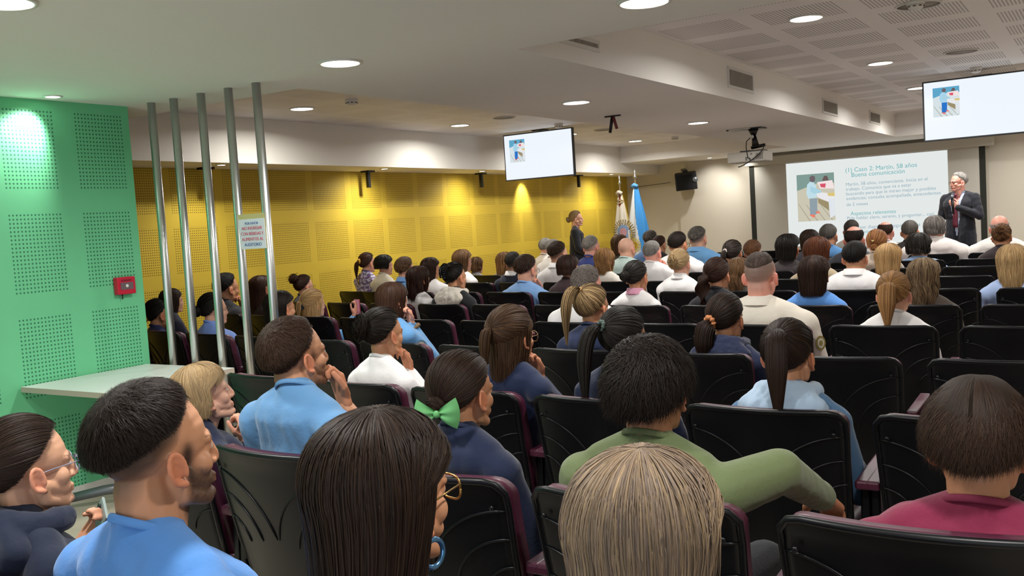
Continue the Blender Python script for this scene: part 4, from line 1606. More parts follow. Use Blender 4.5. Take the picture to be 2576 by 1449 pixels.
        link('collar', mesh_from('collar', np.array(Vv) - loc, Fs, True, [M_cloth], tint=np.tile(np.array(lin(ccol)), (len(Vv), 1))), root)
    elif neckline:
        scrunchie(root, loc, nbc + up * .022 * s + f * .004, nd + f * .35, (.062 if male else .054) * s * (1 + .35 * (w - 1)), .0045 * s, shirt if isinstance(shirt, str) else shirt[0], 'neckband', .8, 1.8, None, 0.0)
    if hood:
        hpz = []
        for a_ in np.linspace(-2.2, 2.2, 13):
            ca = max(0, math.cos(a_))
            c_ = NB - f * math.cos(a_) * .088 * s + rt * math.sin(a_) * (.098 if male else .088) * s + up * (.008 + .012 * ca) * s + f * .02
            hpz.append((c_, (.030 + .014 * ca) * s))
        prs = [('c', p_[0], p_[1], q_[0], q_[1]) for p_, q_ in zip(hpz, hpz[1:])]
        for a_ in np.linspace(-.9, .9, 6):
            c_ = NB - f * math.cos(a_) * .112 * s + rt * math.sin(a_) * .15 * s - up * .035 * s + f * .01
            prs.append(('c', NB - f * math.cos(a_) * .09 * s + rt * math.sin(a_) * .10 * s + up * .0, .036 * s, c_, .040 * s))
            prs.append(('c', c_, .040 * s, c_ * .75 + (NB - f * .13 * s - up * .13 * s) * .25 - up * .02, .032 * s))
        Vh, Fh, Nh = blob(prs, .007, 5)
        Vh = Vh + Nh * (np.abs(waves(Vh, 9 + idx, 60)) * .007)[:, None]
        link('hood', mesh_from('hood', Vh - loc, Fh, True, [M_cloth], tint=np.tile(np.array(lin(hood)), (len(Vh), 1))), root)
    if patch:
        col, sgn = patch
        E, Wr, _, _ = pose[sgn]
        S = SH[(sgn + 1) // 2]
        c_ = S + (E - S) * .35
        o_ = nrm(rt * sgn - f * .5)
        d_ = nrm(E - S); sd_ = np.cross(o_, d_)
        b_ = MB()
        for rr_, cc, k_ in ((.038, col, 0), (.026, 'C9C4B0', 1), (.014, col, 2)):
            n = 20
            b_.add([c_ - loc + o_ * (.064 * w + .0015 * k_) + (d_ * math.cos(t_) * 1.1 + sd_ * math.sin(t_)) * rr_ for t_ in np.linspace(0, 6.283, n, endpoint=False)], [tuple(range(n))], k_)
        b_.build('arm_patch', [mat('patch_' + col, col, .7), mat('patch_C9C4B0', 'C9C4B0', .7), mat('patch_' + col, col, .7)], root)
    # legs
    for_leg = []
    feet = []
    for sgn in (-1, 1):
        hp_ = PV + rt * sgn * .085 - up * .02
        kn = hp_ + f * .36 + rt * sgn * .03 - up * .0
        an = kn + f * .03 - up * .41
        for_leg += [('c', hp_, .09 * R, kn, .062 * R), ('c', kn, .06 * R, an, .043 * R)]
        feet.append(an)
    Vt, Ft, Nt = blob(for_leg, .016, 2)
    link('trousers', mesh_from('trousers', Vt - loc, Ft, True, [M_cloth], tint=np.tile(np.array(lin(trousers)), (len(Vt), 1))), root)
    for an in feet:
        b_ = MB()
        a0 = an - loc; a0[2] = .045
        b_.ball(a0 + f * .07, (.045, .045, .04), n=7).tube([a0 - f * .02, a0 + f * .05, a0 + f * .15], [.042, .044, .036], 12)
        b_.build('shoe', mat('shoe_leather', '1A1A1C', .5), root)
    # hair
    caps = [(SH[0] - up * .012, SH[1] - up * .012, .066 * R), (NB - up * .10, CH - f * .01, .098 * R), (CH - f * .01, PV, .115 * R), (SH[0], pose[-1][0], .06 * s), (SH[1], pose[1][0], .06 * s)]
    Hh = Hair(T, caps, q, g, HAIRS[hc], HAIRS.get(hc2), mix, f)
    o = dict(hopt or {})
    if hair == 'long':
        st_long(Hh, **o)
    elif hair in ('short', 'fade', 'buzz'):
        st_short(Hh, kind=hair, **o)
    elif hair == 'bald':
        pass
    elif hair == 'balding':
        st_short(Hh, kind='fringe', elmax=o.pop('elmax', 14), thick=.0035, length=.014, n=4000, **o)
    elif hair == 'pony':
        tie = o.pop('tie', (180, 25)); kind = 'long'
        tc = o.pop('band', None); cov = o.pop('cover', 6000); bw = o.pop('bandr', (.016, .007)); off = o.pop('off', .007); bl = o.pop('bl', None)
        rp, ro = tie_fan(Hh, kind, tie, n=cov, off=off)
        st_tail(Hh, rp, ro, **o)
        if tc: scrunchie(root, loc, rp + ro * .010, ro + up * .15, bw[0] * s, bw[1] * s, tc, lbl=bl)
    elif hair == 'bun':
        tie = o.pop('tie', (180, 10)); tc = o.pop('band', None); off = o.pop('off', .007)
        rp, ro = tie_fan(Hh, 'long', tie, n=o.pop('cover', 5000), off=off)
        st_bun(Hh, rp, ro, **o)
        if tc: scrunchie(root, loc, rp + ro * .006, ro, .022 * s, .006 * s, tc)
    elif hair == 'half':
        tie = o.pop('tie', (180, 22)); L_ = o.pop('L', .2)
        st_long(Hh, L=L_, off=.010, **{k: v for k, v in o.items() if k in ('wave', 'wfreq', 'n')})
        rp, ro = tie_fan(Hh, 'fade', tie, n=3000, off=.017)
        st_tail(Hh, rp, ro, L=L_ * 1.1, w=.026, n=900, up=-.2)
    if Hh.V: Hh.build(root, loc)
    if glass: glasses(T, root, loc, **glass)
    if extra: extra(dict(root=root, loc=loc, T=T, H=H, f=f, rt=rt, up=up, NB=NB, pose=pose, s=s, SH=SH, q=q, hair=Hh))
    return root
# ---------------------------------------------------------------- small things people wear and hold
def local(d, p):
    return tuple(d['T']['p'](np.array(p)) - d['loc'])


def earring(kind='stud', side=1, col='C9A45A'):
    def f(d):
        m = mat('jewel_' + col, col, .25, metal=.9)
        if kind == 'stud':
            MB().ball(local(d, (side * .081, .006, -.052)), .0045 * d['s'], n=8).build('earring', m, d['root'])
        else:
            c = np.array(local(d, (side * .084, .004, -.078)))
            b = MB()
            R_3 = d['T']['R']
            pts = [c + R_3 @ np.array([0, math.cos(a), math.sin(a)]) * .020 * d['s'] for a in np.linspace(0, 6.283, 25)]
            b.tube(pts, .0042 * d['s'], 10, cap=False)
            b.build('earring', m, d['root'])
    return f


def bow(d):
    c = np.array(local(d, (.030, -.142, -.038))); R3 = d['T']['R'] @ rotz(.62)
    m = mat('green_bow', '62A868', .75)
    b = MB()
    for sg in (-1, 1):
        V, n = [], 14
        for i in range(n + 1):
            t = i / n
            for k in range(13):
                v = -1 + 2 * k / 12
                x = sg * (.006 + .048 * t)
                hgt = .009 + .034 * t ** .8
                y = -.014 * math.sin(math.pi * t) * (1 - .3 * v * v) - .003 * math.sin(v * 7) * (1 - t)
                V.append(c + R3 @ np.array([x - sg * .010 * (1 - v * v) * -t, y, v * hgt]))
        F1 = [(i * 13 + k, i * 13 + k + 1, (i + 1) * 13 + k + 1, (i + 1) * 13 + k) for i in range(n) for k in range(12)]
        n0 = len(V)
        V2 = V + [np.array(v) + R3 @ np.array([0, .004, 0]) for v in V]
        F2 = F1 + [tuple(q + n0 for q in f_[::-1]) for f_ in F1]
        b.add(V2, F2, 0, True)
    b.ball(c + R3 @ np.array([0, -.006, 0]), (.010, .009, .011), n=8)
    o = b.build('hair_bow', m, d['root'])


def claw(col='1A1A1E', pos=(0, -.13, .02), w=.035, hgt=.05):
    def f(d):
        b = MB()
        for sg in (-1, 1):
            for k in range(6):
                z = pos[2] - hgt + 2 * hgt * k / 5
                b.tube([local(d, (pos[0] + sg * w, pos[1] + .02, z)), local(d, (pos[0] + sg * w * .8, pos[1] - .02, z)), local(d, (pos[0] + sg * .006, pos[1] - .034, z * .9 + pos[2] * .1))], .0036, 8)
            b.tube([local(d, (pos[0] + sg * .006, pos[1] - .034, pos[2] - hgt * .9)), local(d, (pos[0] + sg * .008, pos[1] - .038, pos[2])), local(d, (pos[0] + sg * .006, pos[1] - .034, pos[2] + hgt * .9))], .005, 8)
        b.build('hair_claw', mat('clip_' + col, col, .25), d['root'])
    return f


def pin(col, pos, r=.010):
    def f(d):
        b = MB()
        b.ball(local(d, pos), r * d['s'], n=8)
        b.tube([local(d, (pos[0] - .012, pos[1] - .004, pos[2] + .006)), local(d, (pos[0] + .012, pos[1] - .004, pos[2] + .004))], r * .45, 8)
        b.build('hair_clip', mat('clip_' + col, col, .3), d['root'])
    return f


def pearls(d):
    b = MB()
    R3 = d['T']['R']
    for x, z in ((-.020, .006), (-.024, -.006), (-.006, .012), (.004, .002), (.014, .010), (.022, .000), (.018, -.008)):
        b.ball(local(d, (x, -.120, .058 + z)), .0052, n=8)
    b.build('pearl_clip', mat('pearl', 'EFE7CF', .25), d['root'])
    MB().tube([local(d, (-.024, -.114, .058)), local(d, (0, -.119, .062)), local(d, (.024, -.114, .058))], .006, 8).build('hair_band', M_black, d['root'])


def both(*fs):
    def f(d):
        for k in fs: k(d)
    return f


def held_phone(side=1, col='C23A50', w=.036, h=.075, tilt=0.0, glow=None, off=(0, 0.02, .02), lbl='phone held up by the blond woman', cam_dots=False, rot=(0, 0, 0)):
    def f(d):
        E, W, hd, hn = d['pose'][side]
        c = W + nrm(hd) * .085 + d['rt'] * off[0] + d['f'] * off[1] + d['up'] * off[2]
        t = empty('phone', tuple(c)); tag(t, lbl, 'phone')
        t.rotation_euler = (R_(rot[0]), R_(rot[1]), math.atan2(-d['f'][0], d['f'][1]) + R_(rot[2]))
        MB().box((-w, -.004, -h), (w, .004, h)).build('case', mat('phone_' + col, col, .35), t, .003)
        if glow:
            MB().box((-w * .92, -.0055, -h * .95), (w * .92, -.004, h * .95)).build('display', mat('phone_glow_' + glow, (0, 0, 0), .3, emit=glow, estr=.8), t)
        if cam_dots:
            b = MB()
            for k in range(3):
                b.lathe((-w * .55 + 0 * k, -.0045, h * .72 - k * .026), [(.009, 0), (.010, -.003), (.001, -.0035)], 16, axis=1)
            b.build('camera_lens', M_black, t)
    return f


def cuff(col, side=1, name='bracelet', big=True):
    def f(d):
        E, W, hd, hn = d['pose'][side]
        ax = nrm(W - E)
        scrunchie(d['root'], d['loc'], W - ax * .02, ax, .034, .011 if big else .004, col, name, .7)
    return f


L_ = {}
exec_people = []
# ---------------------------------------------------------------- the row beside the camera
W1 = at(186, 1400, 1, 1.36)
W9 = at(612, 1118, 1, 2.5)
person('woman with dark tied-back hair, thin glasses and navy hoodie, cut off at the left edge', (72, 1172), 0, 'f', 'pony', 'dark', 'brown', .25, 'mid', '1B2338', j=3, dy=.22, sc=1.0,
       yaw=-44, pitch=2, hood='1B2338', glass=dict(col='8A8FA8', r=.0012), hopt=dict(tie=(180, -8), L=.18, n=1500, cover=12000, off=.006), neckline=None,
       arm_r=('world', W1 + np.array([-.06, .0, -.24]), W1, (.3, .4, .6), (0, -1, .2), .8), extra=both(earring('stud', 1, '4A4038'), held_phone(1, '8A9A98', .036, .075, off=(0, 0, .0), lbl='silver phone with three camera lenses lying by the woman in the navy hoodie', cam_dots=True, rot=(-20, 35, -20))))
person('man in bright blue scrubs with a dark faded haircut and short beard, front left', (398, 1134), 0, 'm', 'fade', 'dark', None, 0, 'tan', '5188CC', j=2, sc=1.06, yaw=-40, pitch=4,
       hopt=dict(length=.034, thick=.016, lift=.38, n=17000, whorl=(172, 58)), beard=.75, stub=.85, sleeve='half', w=1.12, extra=None, dy=.16, shz=-.19)
person('woman with long shiny dark hair, gold glasses and a blue hoop earring, bottom centre', (975, 1240), 0, 'f', 'long', 'dark', 'brown', .2, 'tan', '2A2A33', j=1, dy=.22, sc=1.14, yaw=-24,
       hopt=dict(L=.36, n=16000, part=6, off=.023, azmin=88, w=.0018), glass=dict(col='B9975A', r=.0016, metal=1), extra=earring('hoop', 1, '5F93C4'))
person('woman with grey-blond highlighted hair and glasses, bottom right of centre', (1632, 1352), 0, 'f', 'long', 'taupe', 'ash', .4, 'fair', '3A3A44', j=0, dy=.24, sc=1.05, yaw=-20,
       hopt=dict(L=.28, n=15000, part=10, off=.021, azmin=84, wave=.004, wfreq=22, w=.0018), glass=dict(col='C09A60', r=.0015, metal=1))
# ---------------------------------------------------------------- first full row
person('man in light blue scrubs with short brown hair looking up to the right', (745, 893), 1, 'm', 'short', 'brown', None, 0, 'tan', '6090BE', sc=1.04, yaw=-48, pitch=8, beard=.45, stub=.8,
       hopt=dict(length=.028, thick=.012, lift=.4, n=12000), sleeve='half', w=1.12, side=.035, arm_r=('chin', (.02, .115, -.11)))
person('woman in navy with a pale green bow in her low dark hair', (1166, 985), 1, 'f', 'bun', 'dark', 'brown', .3, 'tan', '19233F', sc=1.0, yaw=-30,
       hopt=dict(tie=(178, -28), cover=12000, r=(.03, .02, .03), n=600), extra=both(bow, earring('stud', 1, 'D8C9A0')))
person('man with thick curly black hair in an olive green shirt', (1640, 975), 1, 'm', 'short', 'black', 'dark', .5, 'tan', '68754F', sc=1.02, yaw=-12,
       hopt=dict(length=.062, thick=.020, lift=.46, curl=.010, n=13000, w=.0018, grav=.45), w=1.05, shz=-.18, arm_r=('at', (.285, .10, -.21), (.31, .34, -.34), (0, .8, -.5), (0, 0, -1), .5))
person('man in a maroon shirt with tousled brown hair, right edge', (2462, 1112), 1, 'm', 'short', 'brown', 'dark', .4, 'tan', '7E2443', sc=1.05, yaw=-6, pitch=-4,
       hopt=dict(length=.055, thick=.022, lift=.30, n=15000, whorl=(150, 84), grav=.35, fwd=.1, curl=.005), w=1.1, shz=-.18)
# ---------------------------------------------------------------- second row
person('woman with short blond hair and fringe clasping her hands, beside the poles', (512, 992), 1, 'f', 'long', 'ash', 'blond', .35, 'fair', '1C2440', j=4, sc=1.0, yaw=-85, pitch=14,
       hopt=dict(L=.07, n=9000, off=.014, azmin=80, bangs=True, ends=.5), arm_r=('world', W9 + np.array([.10, -.08, -.22]), W9 + np.array([.022, 0, 0]), (-.25, .15, .95), (-.9, -.1, 0), 1.0),
       arm_l=('world', W9 + np.array([-.14, .0, -.22]), W9 + np.array([-.022, .015, 0]), (.25, .15, .95), (.9, -.1, 0), 1.0), extra=earring('stud', 1, 'B08A50'))
person('woman in a white coat with dark hair twisted up in a pearl claw clip', (966, 838), 2, 'f', 'bun', 'black', 'brown', .15, 'tan', 'F0EEEE', sc=.98, yaw=-40, hopt=dict(tie=(180, 8), cover=9000, r=(.034, .026, .05), n=900, messy=.6),
       extra=both(pin('D9B8A0', (-.012, -.145, .045), .009), earring('stud', 1, 'C9A45A')), arm_r='chin', shz=-.18)
person('woman in a navy jacket with half-tied brown hair and a small gold clip', (1290, 846), 2, 'f', 'half', 'brown', 'light', .12, 'tan', '1B2747', sc=1.0, yaw=-36, hopt=dict(L=.17, tie=(182, 12)),
       glass=dict(col='8A6A40', r=.0014, round_=True), extra=both(pin('D9C48A', (-.005, -.125, .030), .008), earring('stud', 1, 'D8C9A0')), arm_r='chin', collar=True)
person('woman with black hair in a ponytail held by a grey-green coil tie', (1572, 850), 2, 'f', 'pony', 'black', 'graydark', .18, 'tan', '1A2542', sc=1.0, yaw=-28,
       hopt=dict(tie=(200, 18), L=.36, w=.036, n=2600, cover=9000, band='4E5F58', bandr=(.018, .0075)))
person('woman with a dark ponytail in a white tie wearing a pale blue denim hood', (1985, 892), 2, 'f', 'pony', 'dark', 'brown', .25, 'tan', '4E7296', sc=1.02, yaw=-14,
       hopt=dict(tie=(180, 36), L=.36, w=.036, n=3200, cover=10000, band='D8DEDC', bandr=(.013, .004), swing=(.25, 0, 0)), hood='A9C0D8', neckline=None)
# ---------------------------------------------------------------- third row
person('woman in navy with a long dark ponytail in an orange satin scrunchie', (1828, 800), 3, 'f', 'pony', 'black', 'chest', .2, 'tan', '1B2340', sc=1.0, yaw=-26,
       hopt=dict(tie=(200, -20), L=.24, w=.055, n=2400, cover=7000, band='A8693C', bandr=(.024, .012), swing=(-.25, 0, 0)), hood='1B2340', neckline=None, extra=earring('stud', 1, 'D9B45A'))
person('woman with a high blond-streaked ponytail over dark roots in navy', (1492, 772), 3, 'f', 'pony', 'brown', 'blond', .35, 'tan', '1E2848', sc=1.0, yaw=-30,
       hopt=dict(tie=(195, 45), L=.34, w=.034, n=2200, cover=5000, band='B08A5A', bandr=(.013, .004)))
person('woman with long brown hair resting her cheek on her hand, leopard print cuff', (990, 757), 3, 'f', 'long', 'brown', 'chest', .3, 'fair', '5E92C4', sc=.98, yaw=-44, pitch=-6,
       hopt=dict(L=.2, n=5000, off=.015), arm_r=('chin', (.075, .06, -.06)), patch=('6F8FA8', 1), extra=cuff('6B5232', 1, 'leopard_cuff'))
person('woman with black bun and glasses in periwinkle scrubs, behind the third pole', (538, 778), 3, 'f', 'bun', 'black', None, 0, 'fair', '7F9EE8', sc=1.04, yaw=-52, j=8, hopt=dict(tie=(180, -15), cover=4000), glass=dict(col='3A3226'), extra=None)
person('woman with dark hair and an orange hair tie in navy, behind the first pole', (400, 790), 3, 'f', 'pony', 'black', None, 0, 'tan', '2A3160', sc=1.04, yaw=-50, j=9,
       hopt=dict(tie=(180, -30), L=.12, w=.025, n=800, cover=4000, band='C8842A', bandr=(.02, .009)))
person('woman with long loose black hair, right of the rightmost pole', (708, 775), 3, 'f', 'long', 'black', 'dark', .4, 'tan', 'C9B8B4', sc=1.02, yaw=-40, j=7, hopt=dict(L=.26, n=5000, off=.018, azmin=95))
# ---------------------------------------------------------------- fourth row
person('broad man in a cream shirt with a cropped greying haircut', (1914, 692), 4, 'm', 'buzz', 'taupe', 'brown', .4, 'pink', 'E6DED0', sc=1.14, yaw=-10, stub=.7, w=1.25,
       hopt=dict(length=.014, thick=.006, lift=.4, n=5000), collar=True, patch=('8A7A3A', 1), shz=-.19)
person('woman with a golden ponytail fastened by a pearl clip, in white', (2250, 740), 4, 'f', 'pony', 'honey', 'brown', .35, 'fair', 'F0EEEE', sc=1.02, yaw=-6,
       hopt=dict(tie=(180, 20), L=.27, w=.045, n=2600, cover=7000), extra=both(pearls, earring('stud', 1, 'E8DCC0')))
person('grey-haired man in a white coat in front of the blond-streaked ponytail', (1478, 716), 4, 'm', 'short', 'taupe', 'grey', .5, 'pink', 'F0EEEE', sc=1.08, yaw=-24, w=1.15,
       hopt=dict(length=.022, thick=.008, n=4500), collar=True)
person('blond woman with a black claw clip holding up a phone', (790, 765), 4, 'f', 'half', 'blond', 'honey', .4, 'fair', '6FA8DC', sc=1.0, yaw=-38, j=8, hopt=dict(L=.14, tie=(180, 5)),
       arm_r=('at', (.24, .10, -.28), (.26, .20, -.13), (0.05, .4, .9), (-.6, -.3, 0), .8), extra=both(claw('22303A', (0, -.125, -.01), .02, .02), held_phone(1, 'B8405A', .036, .07, off=(0, .01, .0), glow='8A5A64')))
person('woman with straight chestnut hair between the fourth and fifth poles', (660, 728), 4, 'f', 'long', 'chest', 'brown', .4, 'tan', '3A2A2A', sc=1.05, yaw=-35, j=9, hopt=dict(L=.2, n=4000, off=.018, azmin=100))
person('person with short black hair leaning the face on a bare forearm, behind the third pole', (572, 725), 4, 'm', 'short', 'black', None, 0, 'tan', '26262C', sc=1.12, yaw=-48, j=10,
       hopt=dict(length=.03, thick=.018, n=3500), arm_r='chin', sleeve='half')
person('woman with dark brown hair against the yellow wall, behind the first pole', (434, 757), 3, 'f', 'long', 'dark', 'brown', .4, 'fair', '2A2A3A', sc=.88, yaw=-50, j=10, hopt=dict(L=.1, n=3000, off=.014))
# ---------------------------------------------------------------- fifth row
person('woman with curly dark hair piled in a bun, near the yellow wall', (766, 720), 5, 'f', 'bun', 'chest', 'dark', .4, 'fair', '4A4A58', sc=1.0, yaw=-50, hopt=dict(tie=(180, 30), r=(.045, .035, .04), messy=1.2), glass=dict(col='3A3226'))
person('woman with wavy dark brown hair over a white top, looking right', (1055, 703), 5, 'f', 'long', 'dark', 'chest', .4, 'tan', 'F0EEEE', sc=1.05, yaw=-44, hopt=dict(L=.2, n=4000, wave=.009, wfreq=26, off=.018))
person('person in a black jacket with a cream hood and hair in a black claw', (1146, 697), 5, 'f', 'bun', 'black', None, 0, 'tan', '1E2024', sc=1.08, yaw=-42, hopt=dict(tie=(180, 25), r=(.035, .028, .05)), hood='CFC8BC',
       extra=claw('14161E', (0, -.13, .05), .03, .045), neckline=None, w=1.15)
person('woman with a low black bun and a pink and white collar', (1602, 697), 5, 'f', 'bun', 'black', 'graydark', .15, 'tan', 'F0EEEE', sc=1.04, yaw=-30, hopt=dict(tie=(185, -5), r=(.04, .035, .035)), collar='D99AB4')
person('woman with reddish dark curly hair tied low, falling behind her seat', (1806, 692), 5, 'f', 'pony', 'chest', 'dark', .5, 'tan', '2A2A30', sc=1.05, yaw=-20, hopt=dict(tie=(200, -10), L=.24, w=.05, n=1500, wave=.012, wfreq=50))
person('woman in blue scrubs with straight dark shoulder-length hair', (2050, 690), 5, 'f', 'long', 'dark', 'chest', .3, 'tan', '5B93DC', sc=1.06, yaw=-10, hopt=dict(L=.14, n=5000, off=.02, azmin=105, ends=.1), collar=True)
person('woman with wavy ash-streaked dark hair in front of the pearl-clip ponytail', (2325, 697), 5, 'f', 'long', 'brown', 'ash', .4, 'tan', '4A4038', sc=1.03, yaw=-4, hopt=dict(L=.22, n=5000, wave=.010, wfreq=38, off=.018, azmin=105))
# ---------------------------------------------------------------- sixth row
person('woman in a floral blouse with a yellow scrunchie round her ponytail', (925, 662), 6, 'f', 'pony', 'chest', 'brown', .3, 'fair', ('5A5478', 'C9C4D8', '7A4A8A'), sc=1.0, j=11, yaw=-42, hopt=dict(tie=(180, 0), L=.22, w=.03, n=700, band='E0B040', bandr=(.022, .011)))
person('woman with a black rounded bob in a cream jacket', (968, 668), 6, 'f', 'long', 'black', None, 0, 'fair', 'CFC8B4', sc=1.0, yaw=-42, hopt=dict(L=.03, n=3000, off=.024, azmin=95, ends=.1))
person('person with short tousled light brown hair in blue', (1020, 677), 6, 'm', 'short', 'light', 'brown', .5, 'fair', '6C98D0', sc=1.05, yaw=-20, hopt=dict(length=.035, thick=.018, n=2500), collar=True)
person('young man in light blue shirt with glasses, hand at his chin', (1325, 678), 6, 'm', 'short', 'brown', None, 0, 'fair', '7FA9DE', sc=1.15, yaw=-44, pitch=-5, hopt=dict(length=.035, thick=.016, n=4000), glass=dict(col='8A8A90'), arm_r='chin', w=1.15, shz=-.18)
person('woman with a blond low bun in a white collar', (1712, 663), 6, 'f', 'bun', 'ash', 'blond', .4, 'fair', 'F0EEEE', sc=1.05, yaw=-24, hopt=dict(tie=(180, 0), r=(.03, .03, .045), messy=.8), collar=True)
person('woman with long blond hair at the right edge of the picture', (2548, 660), 6, 'f', 'long', 'blond', 'light', .35, 'fair', '9FB4DC', sc=1.08, yaw=0, hopt=dict(L=.22, n=5000, off=.02, azmin=100))
person('woman with wavy light brown hair beside the broad man in cream', (1862, 685), 6, 'f', 'long', 'light', 'brown', .4, 'fair', '4A463E', sc=1.05, yaw=-20, hopt=dict(L=.16, n=3000, wave=.01, wfreq=34, off=.018))
# ---------------------------------------------------------------- seventh row and beyond
person('woman with long straight light brown hair in a white shirt with a sleeve patch', (1165, 657), 7, 'f', 'long', 'light', 'brown', .35, 'fair', 'F0EEEE', sc=1.2, yaw=-30, hopt=dict(L=.2, n=3500, off=.018, azmin=95), patch=('4A5A6A', 1))
person('woman with long dark hair between the wavy-haired woman and the yellow wall', (1085, 676), 6, 'f', 'long', 'dark', 'chest', .3, 'tan', 'F0EEEE', sc=1.0, j=8, yaw=-35, hopt=dict(L=.16, n=3000, off=.02, azmin=95))
person('man in a dark blazer with white collar and cropped dark hair', (1293, 662), 7, 'm', 'fade', 'black', 'saltpep', .25, 'tan', '1C2436', sc=1.1, yaw=-22, stub=.9, hopt=dict(length=.012, thick=.006, n=2500), collar='DADADA')
person('woman with chin-length dark hair right of the young man with glasses', (1432, 675), 6, 'f', 'long', 'dark', 'chest', .3, 'tan', '3A2A2E', sc=1.05, yaw=-28, hopt=dict(L=.06, n=3000, off=.022, azmin=100))
person('man with short brown hair in a white collared shirt', (1405, 640), 7, 'm', 'fade', 'brown', None, 0, 'fair', 'F0EEEE', sc=1.15, yaw=-38, stub=.8, hopt=dict(length=.03, thick=.014, n=3000), collar=True)
person('woman with wavy light brown hair and a pink hair tie', (1522, 655), 7, 'f', 'long', 'light', 'honey', .3, 'fair', 'E8E2D8', sc=1.08, yaw=-24, hopt=dict(L=.15, n=3000, wave=.009, wfreq=30, off=.018), extra=pin('E8828A', (-.05, -.09, .07), .014))
person('man with white-grey hair in a white coat touching his glasses', (1642, 636), 7, 'm', 'short', 'silver', 'grey', .5, 'pink', 'F0EEEE', sc=1.05, j=5, yaw=-34, hopt=dict(length=.012, thick=.005, n=2500), arm_r='chin', patch=('6A6A72', 1), w=1.2)
person('woman with long auburn hair behind the blue-scrubs woman', (2057, 636), 7, 'f', 'long', 'chest', 'auburn', .5, 'fair', 'B9A98E', sc=1.22, yaw=-8, hopt=dict(L=.2, n=3500, off=.02, azmin=100))
person('man in a white shirt with neat black hair', (2152, 648), 6, 'm', 'short', 'black', None, 0, 'tan', 'F0EEEE', sc=1.05, j=2, yaw=-14, hopt=dict(length=.02, thick=.011, n=3000), collar=True, w=1.15)
person('woman with long straight strawberry blond hair', (2236, 652), 7, 'f', 'long', 'blond', 'honey', .5, 'fair', 'D8CFC4', sc=1.15, yaw=-8, hopt=dict(L=.18, n=3500, off=.02, azmin=100))
person('woman with dark sleek hair and glasses, low ponytail in a clear tie', (1845, 637), 8, 'f', 'pony', 'dark', 'graydark', .2, 'tan', '35343C', sc=1.2, yaw=-22, hopt=dict(tie=(195, 0), L=.16, w=.035, n=600, band='C9BDB8'), glass=dict(col='9ADADA', round_=True))
person('person with a grizzled light beret-like haircut near the standing woman', (1374, 622), 9, 'm', 'short', 'silver', 'grey', .3, 'fair', 'E6E2DE', sc=1.1, yaw=-30, hopt=dict(length=.014, thick=.007, n=1500))
person('grey-haired person half hidden behind the man with the white collared shirt', (1394, 627), 8, 'm', 'short', 'silver', 'grey', .3, 'fair', 'E6E2DE', sc=1.05, yaw=-30, hopt=dict(length=.014, thick=.007, n=1500), j=9)
person('man with cropped grey hair in a navy top in front of the standing woman', (1488, 622), 8, 'm', 'fade', 'grey', 'silver', .4, 'pink', '2E3C7A', sc=1.2, j=8, yaw=-30, stub=.75, hopt=dict(length=.012, thick=.007, n=2000))
person('bald man in a mint green shirt before the flags', (1577, 626), 8, 'm', 'bald', 'grey', None, 0, 'fair', 'B9CFCB', sc=1.15, yaw=-30, stub=.12, w=1.15, j=7)
person('woman with smooth brown hair beside the bald man in mint', (1560, 616), 9, 'f', 'long', 'brown', 'light', .3, 'fair', '4A4238', sc=1.15, yaw=-24, hopt=dict(L=.14, n=1500, off=.018, azmin=100))
person('man in a white shirt with dark hair and black glasses, sleeve patch', (1707, 615), 8, 'm', 'short', 'dark', None, 0, 'tan', 'F0EEEE', sc=1.2, yaw=-36, hopt=dict(length=.02, thick=.010, n=2500), glass=dict(col='16130F', r=.002), patch=('4A5A52', 1), w=1.2, j=6)
person('man with swept grey hair in a sky blue shirt, upright before the white wall', (1757, 601), 9, 'm', 'fade', 'graydark', 'grey', .5, 'fair', '6FA6DA', sc=1.25, yaw=-34, stub=.8, hopt=dict(length=.03, thick=.014, n=2500), collar=True, w=1.25)
person('woman with glossy long black hair before the screen border', (1984, 625), 8, 'f', 'long', 'black', None, 0, 'tan', '3A3436', sc=1.25, yaw=-10, hopt=dict(L=.12, n=2500, off=.024, azmin=115))
person('person with a curly ginger-brown crown behind the broad man in cream', (1895, 634), 9, 'f', 'short', 'auburn', 'light', .5, 'fair', '5A4A40', sc=1.2, j=5, yaw=-18, hopt=dict(length=.035, thick=.016, curl=.006, n=1500))
person('brown-haired man in front of the national flag', (1638, 605), 10, 'm', 'fade', 'brown', 'grey', .35, 'fair', '5A7AA8', sc=1.2, yaw=-34, stub=.8, hopt=dict(length=.02, thick=.010, n=1200))
person('person with auburn hair and dark glasses left of the black-glasses man', (1660, 616), 9, 'f', 'short', 'chest', None, 0, 'tan', '26262A', sc=1.0, yaw=-40, hopt=dict(length=.03, thick=.014, n=1200), glass=dict(col='16130F'), j=7)
person('woman with dark brown hair left of the grey-dark haired man by the slide', (2038, 606), 9, 'f', 'long', 'dark', 'brown', .3, 'tan', '3A3A40', sc=1.1, yaw=-10, hopt=dict(L=.10, n=1500, off=.02, azmin=110))
person('man with grizzled dark hair in blue before the slide photograph', (2085, 594), 10, 'm', 'short', 'saltpep', 'grey', .4, 'tan', '5E94CC', sc=1.25, yaw=-12, hopt=dict(length=.018, thick=.010, n=1500), j=4)
person('man with a shiny pink bald crown and dark fringe of hair', (2150, 602), 9, 'm', 'balding', 'dark', None, 0, 'pink', '3A3C44', sc=1.28, yaw=-8, w=1.1, hopt=dict(elmax=34))
person('man with receding brown-grey hair in the front rows, left of centre slide', (2143, 579), 11, 'm', 'short', 'saltpep', 'brown', .4, 'tan', 'B9B4AE', sc=1.2, yaw=-8, hopt=dict(length=.010, thick=.004, n=1200))
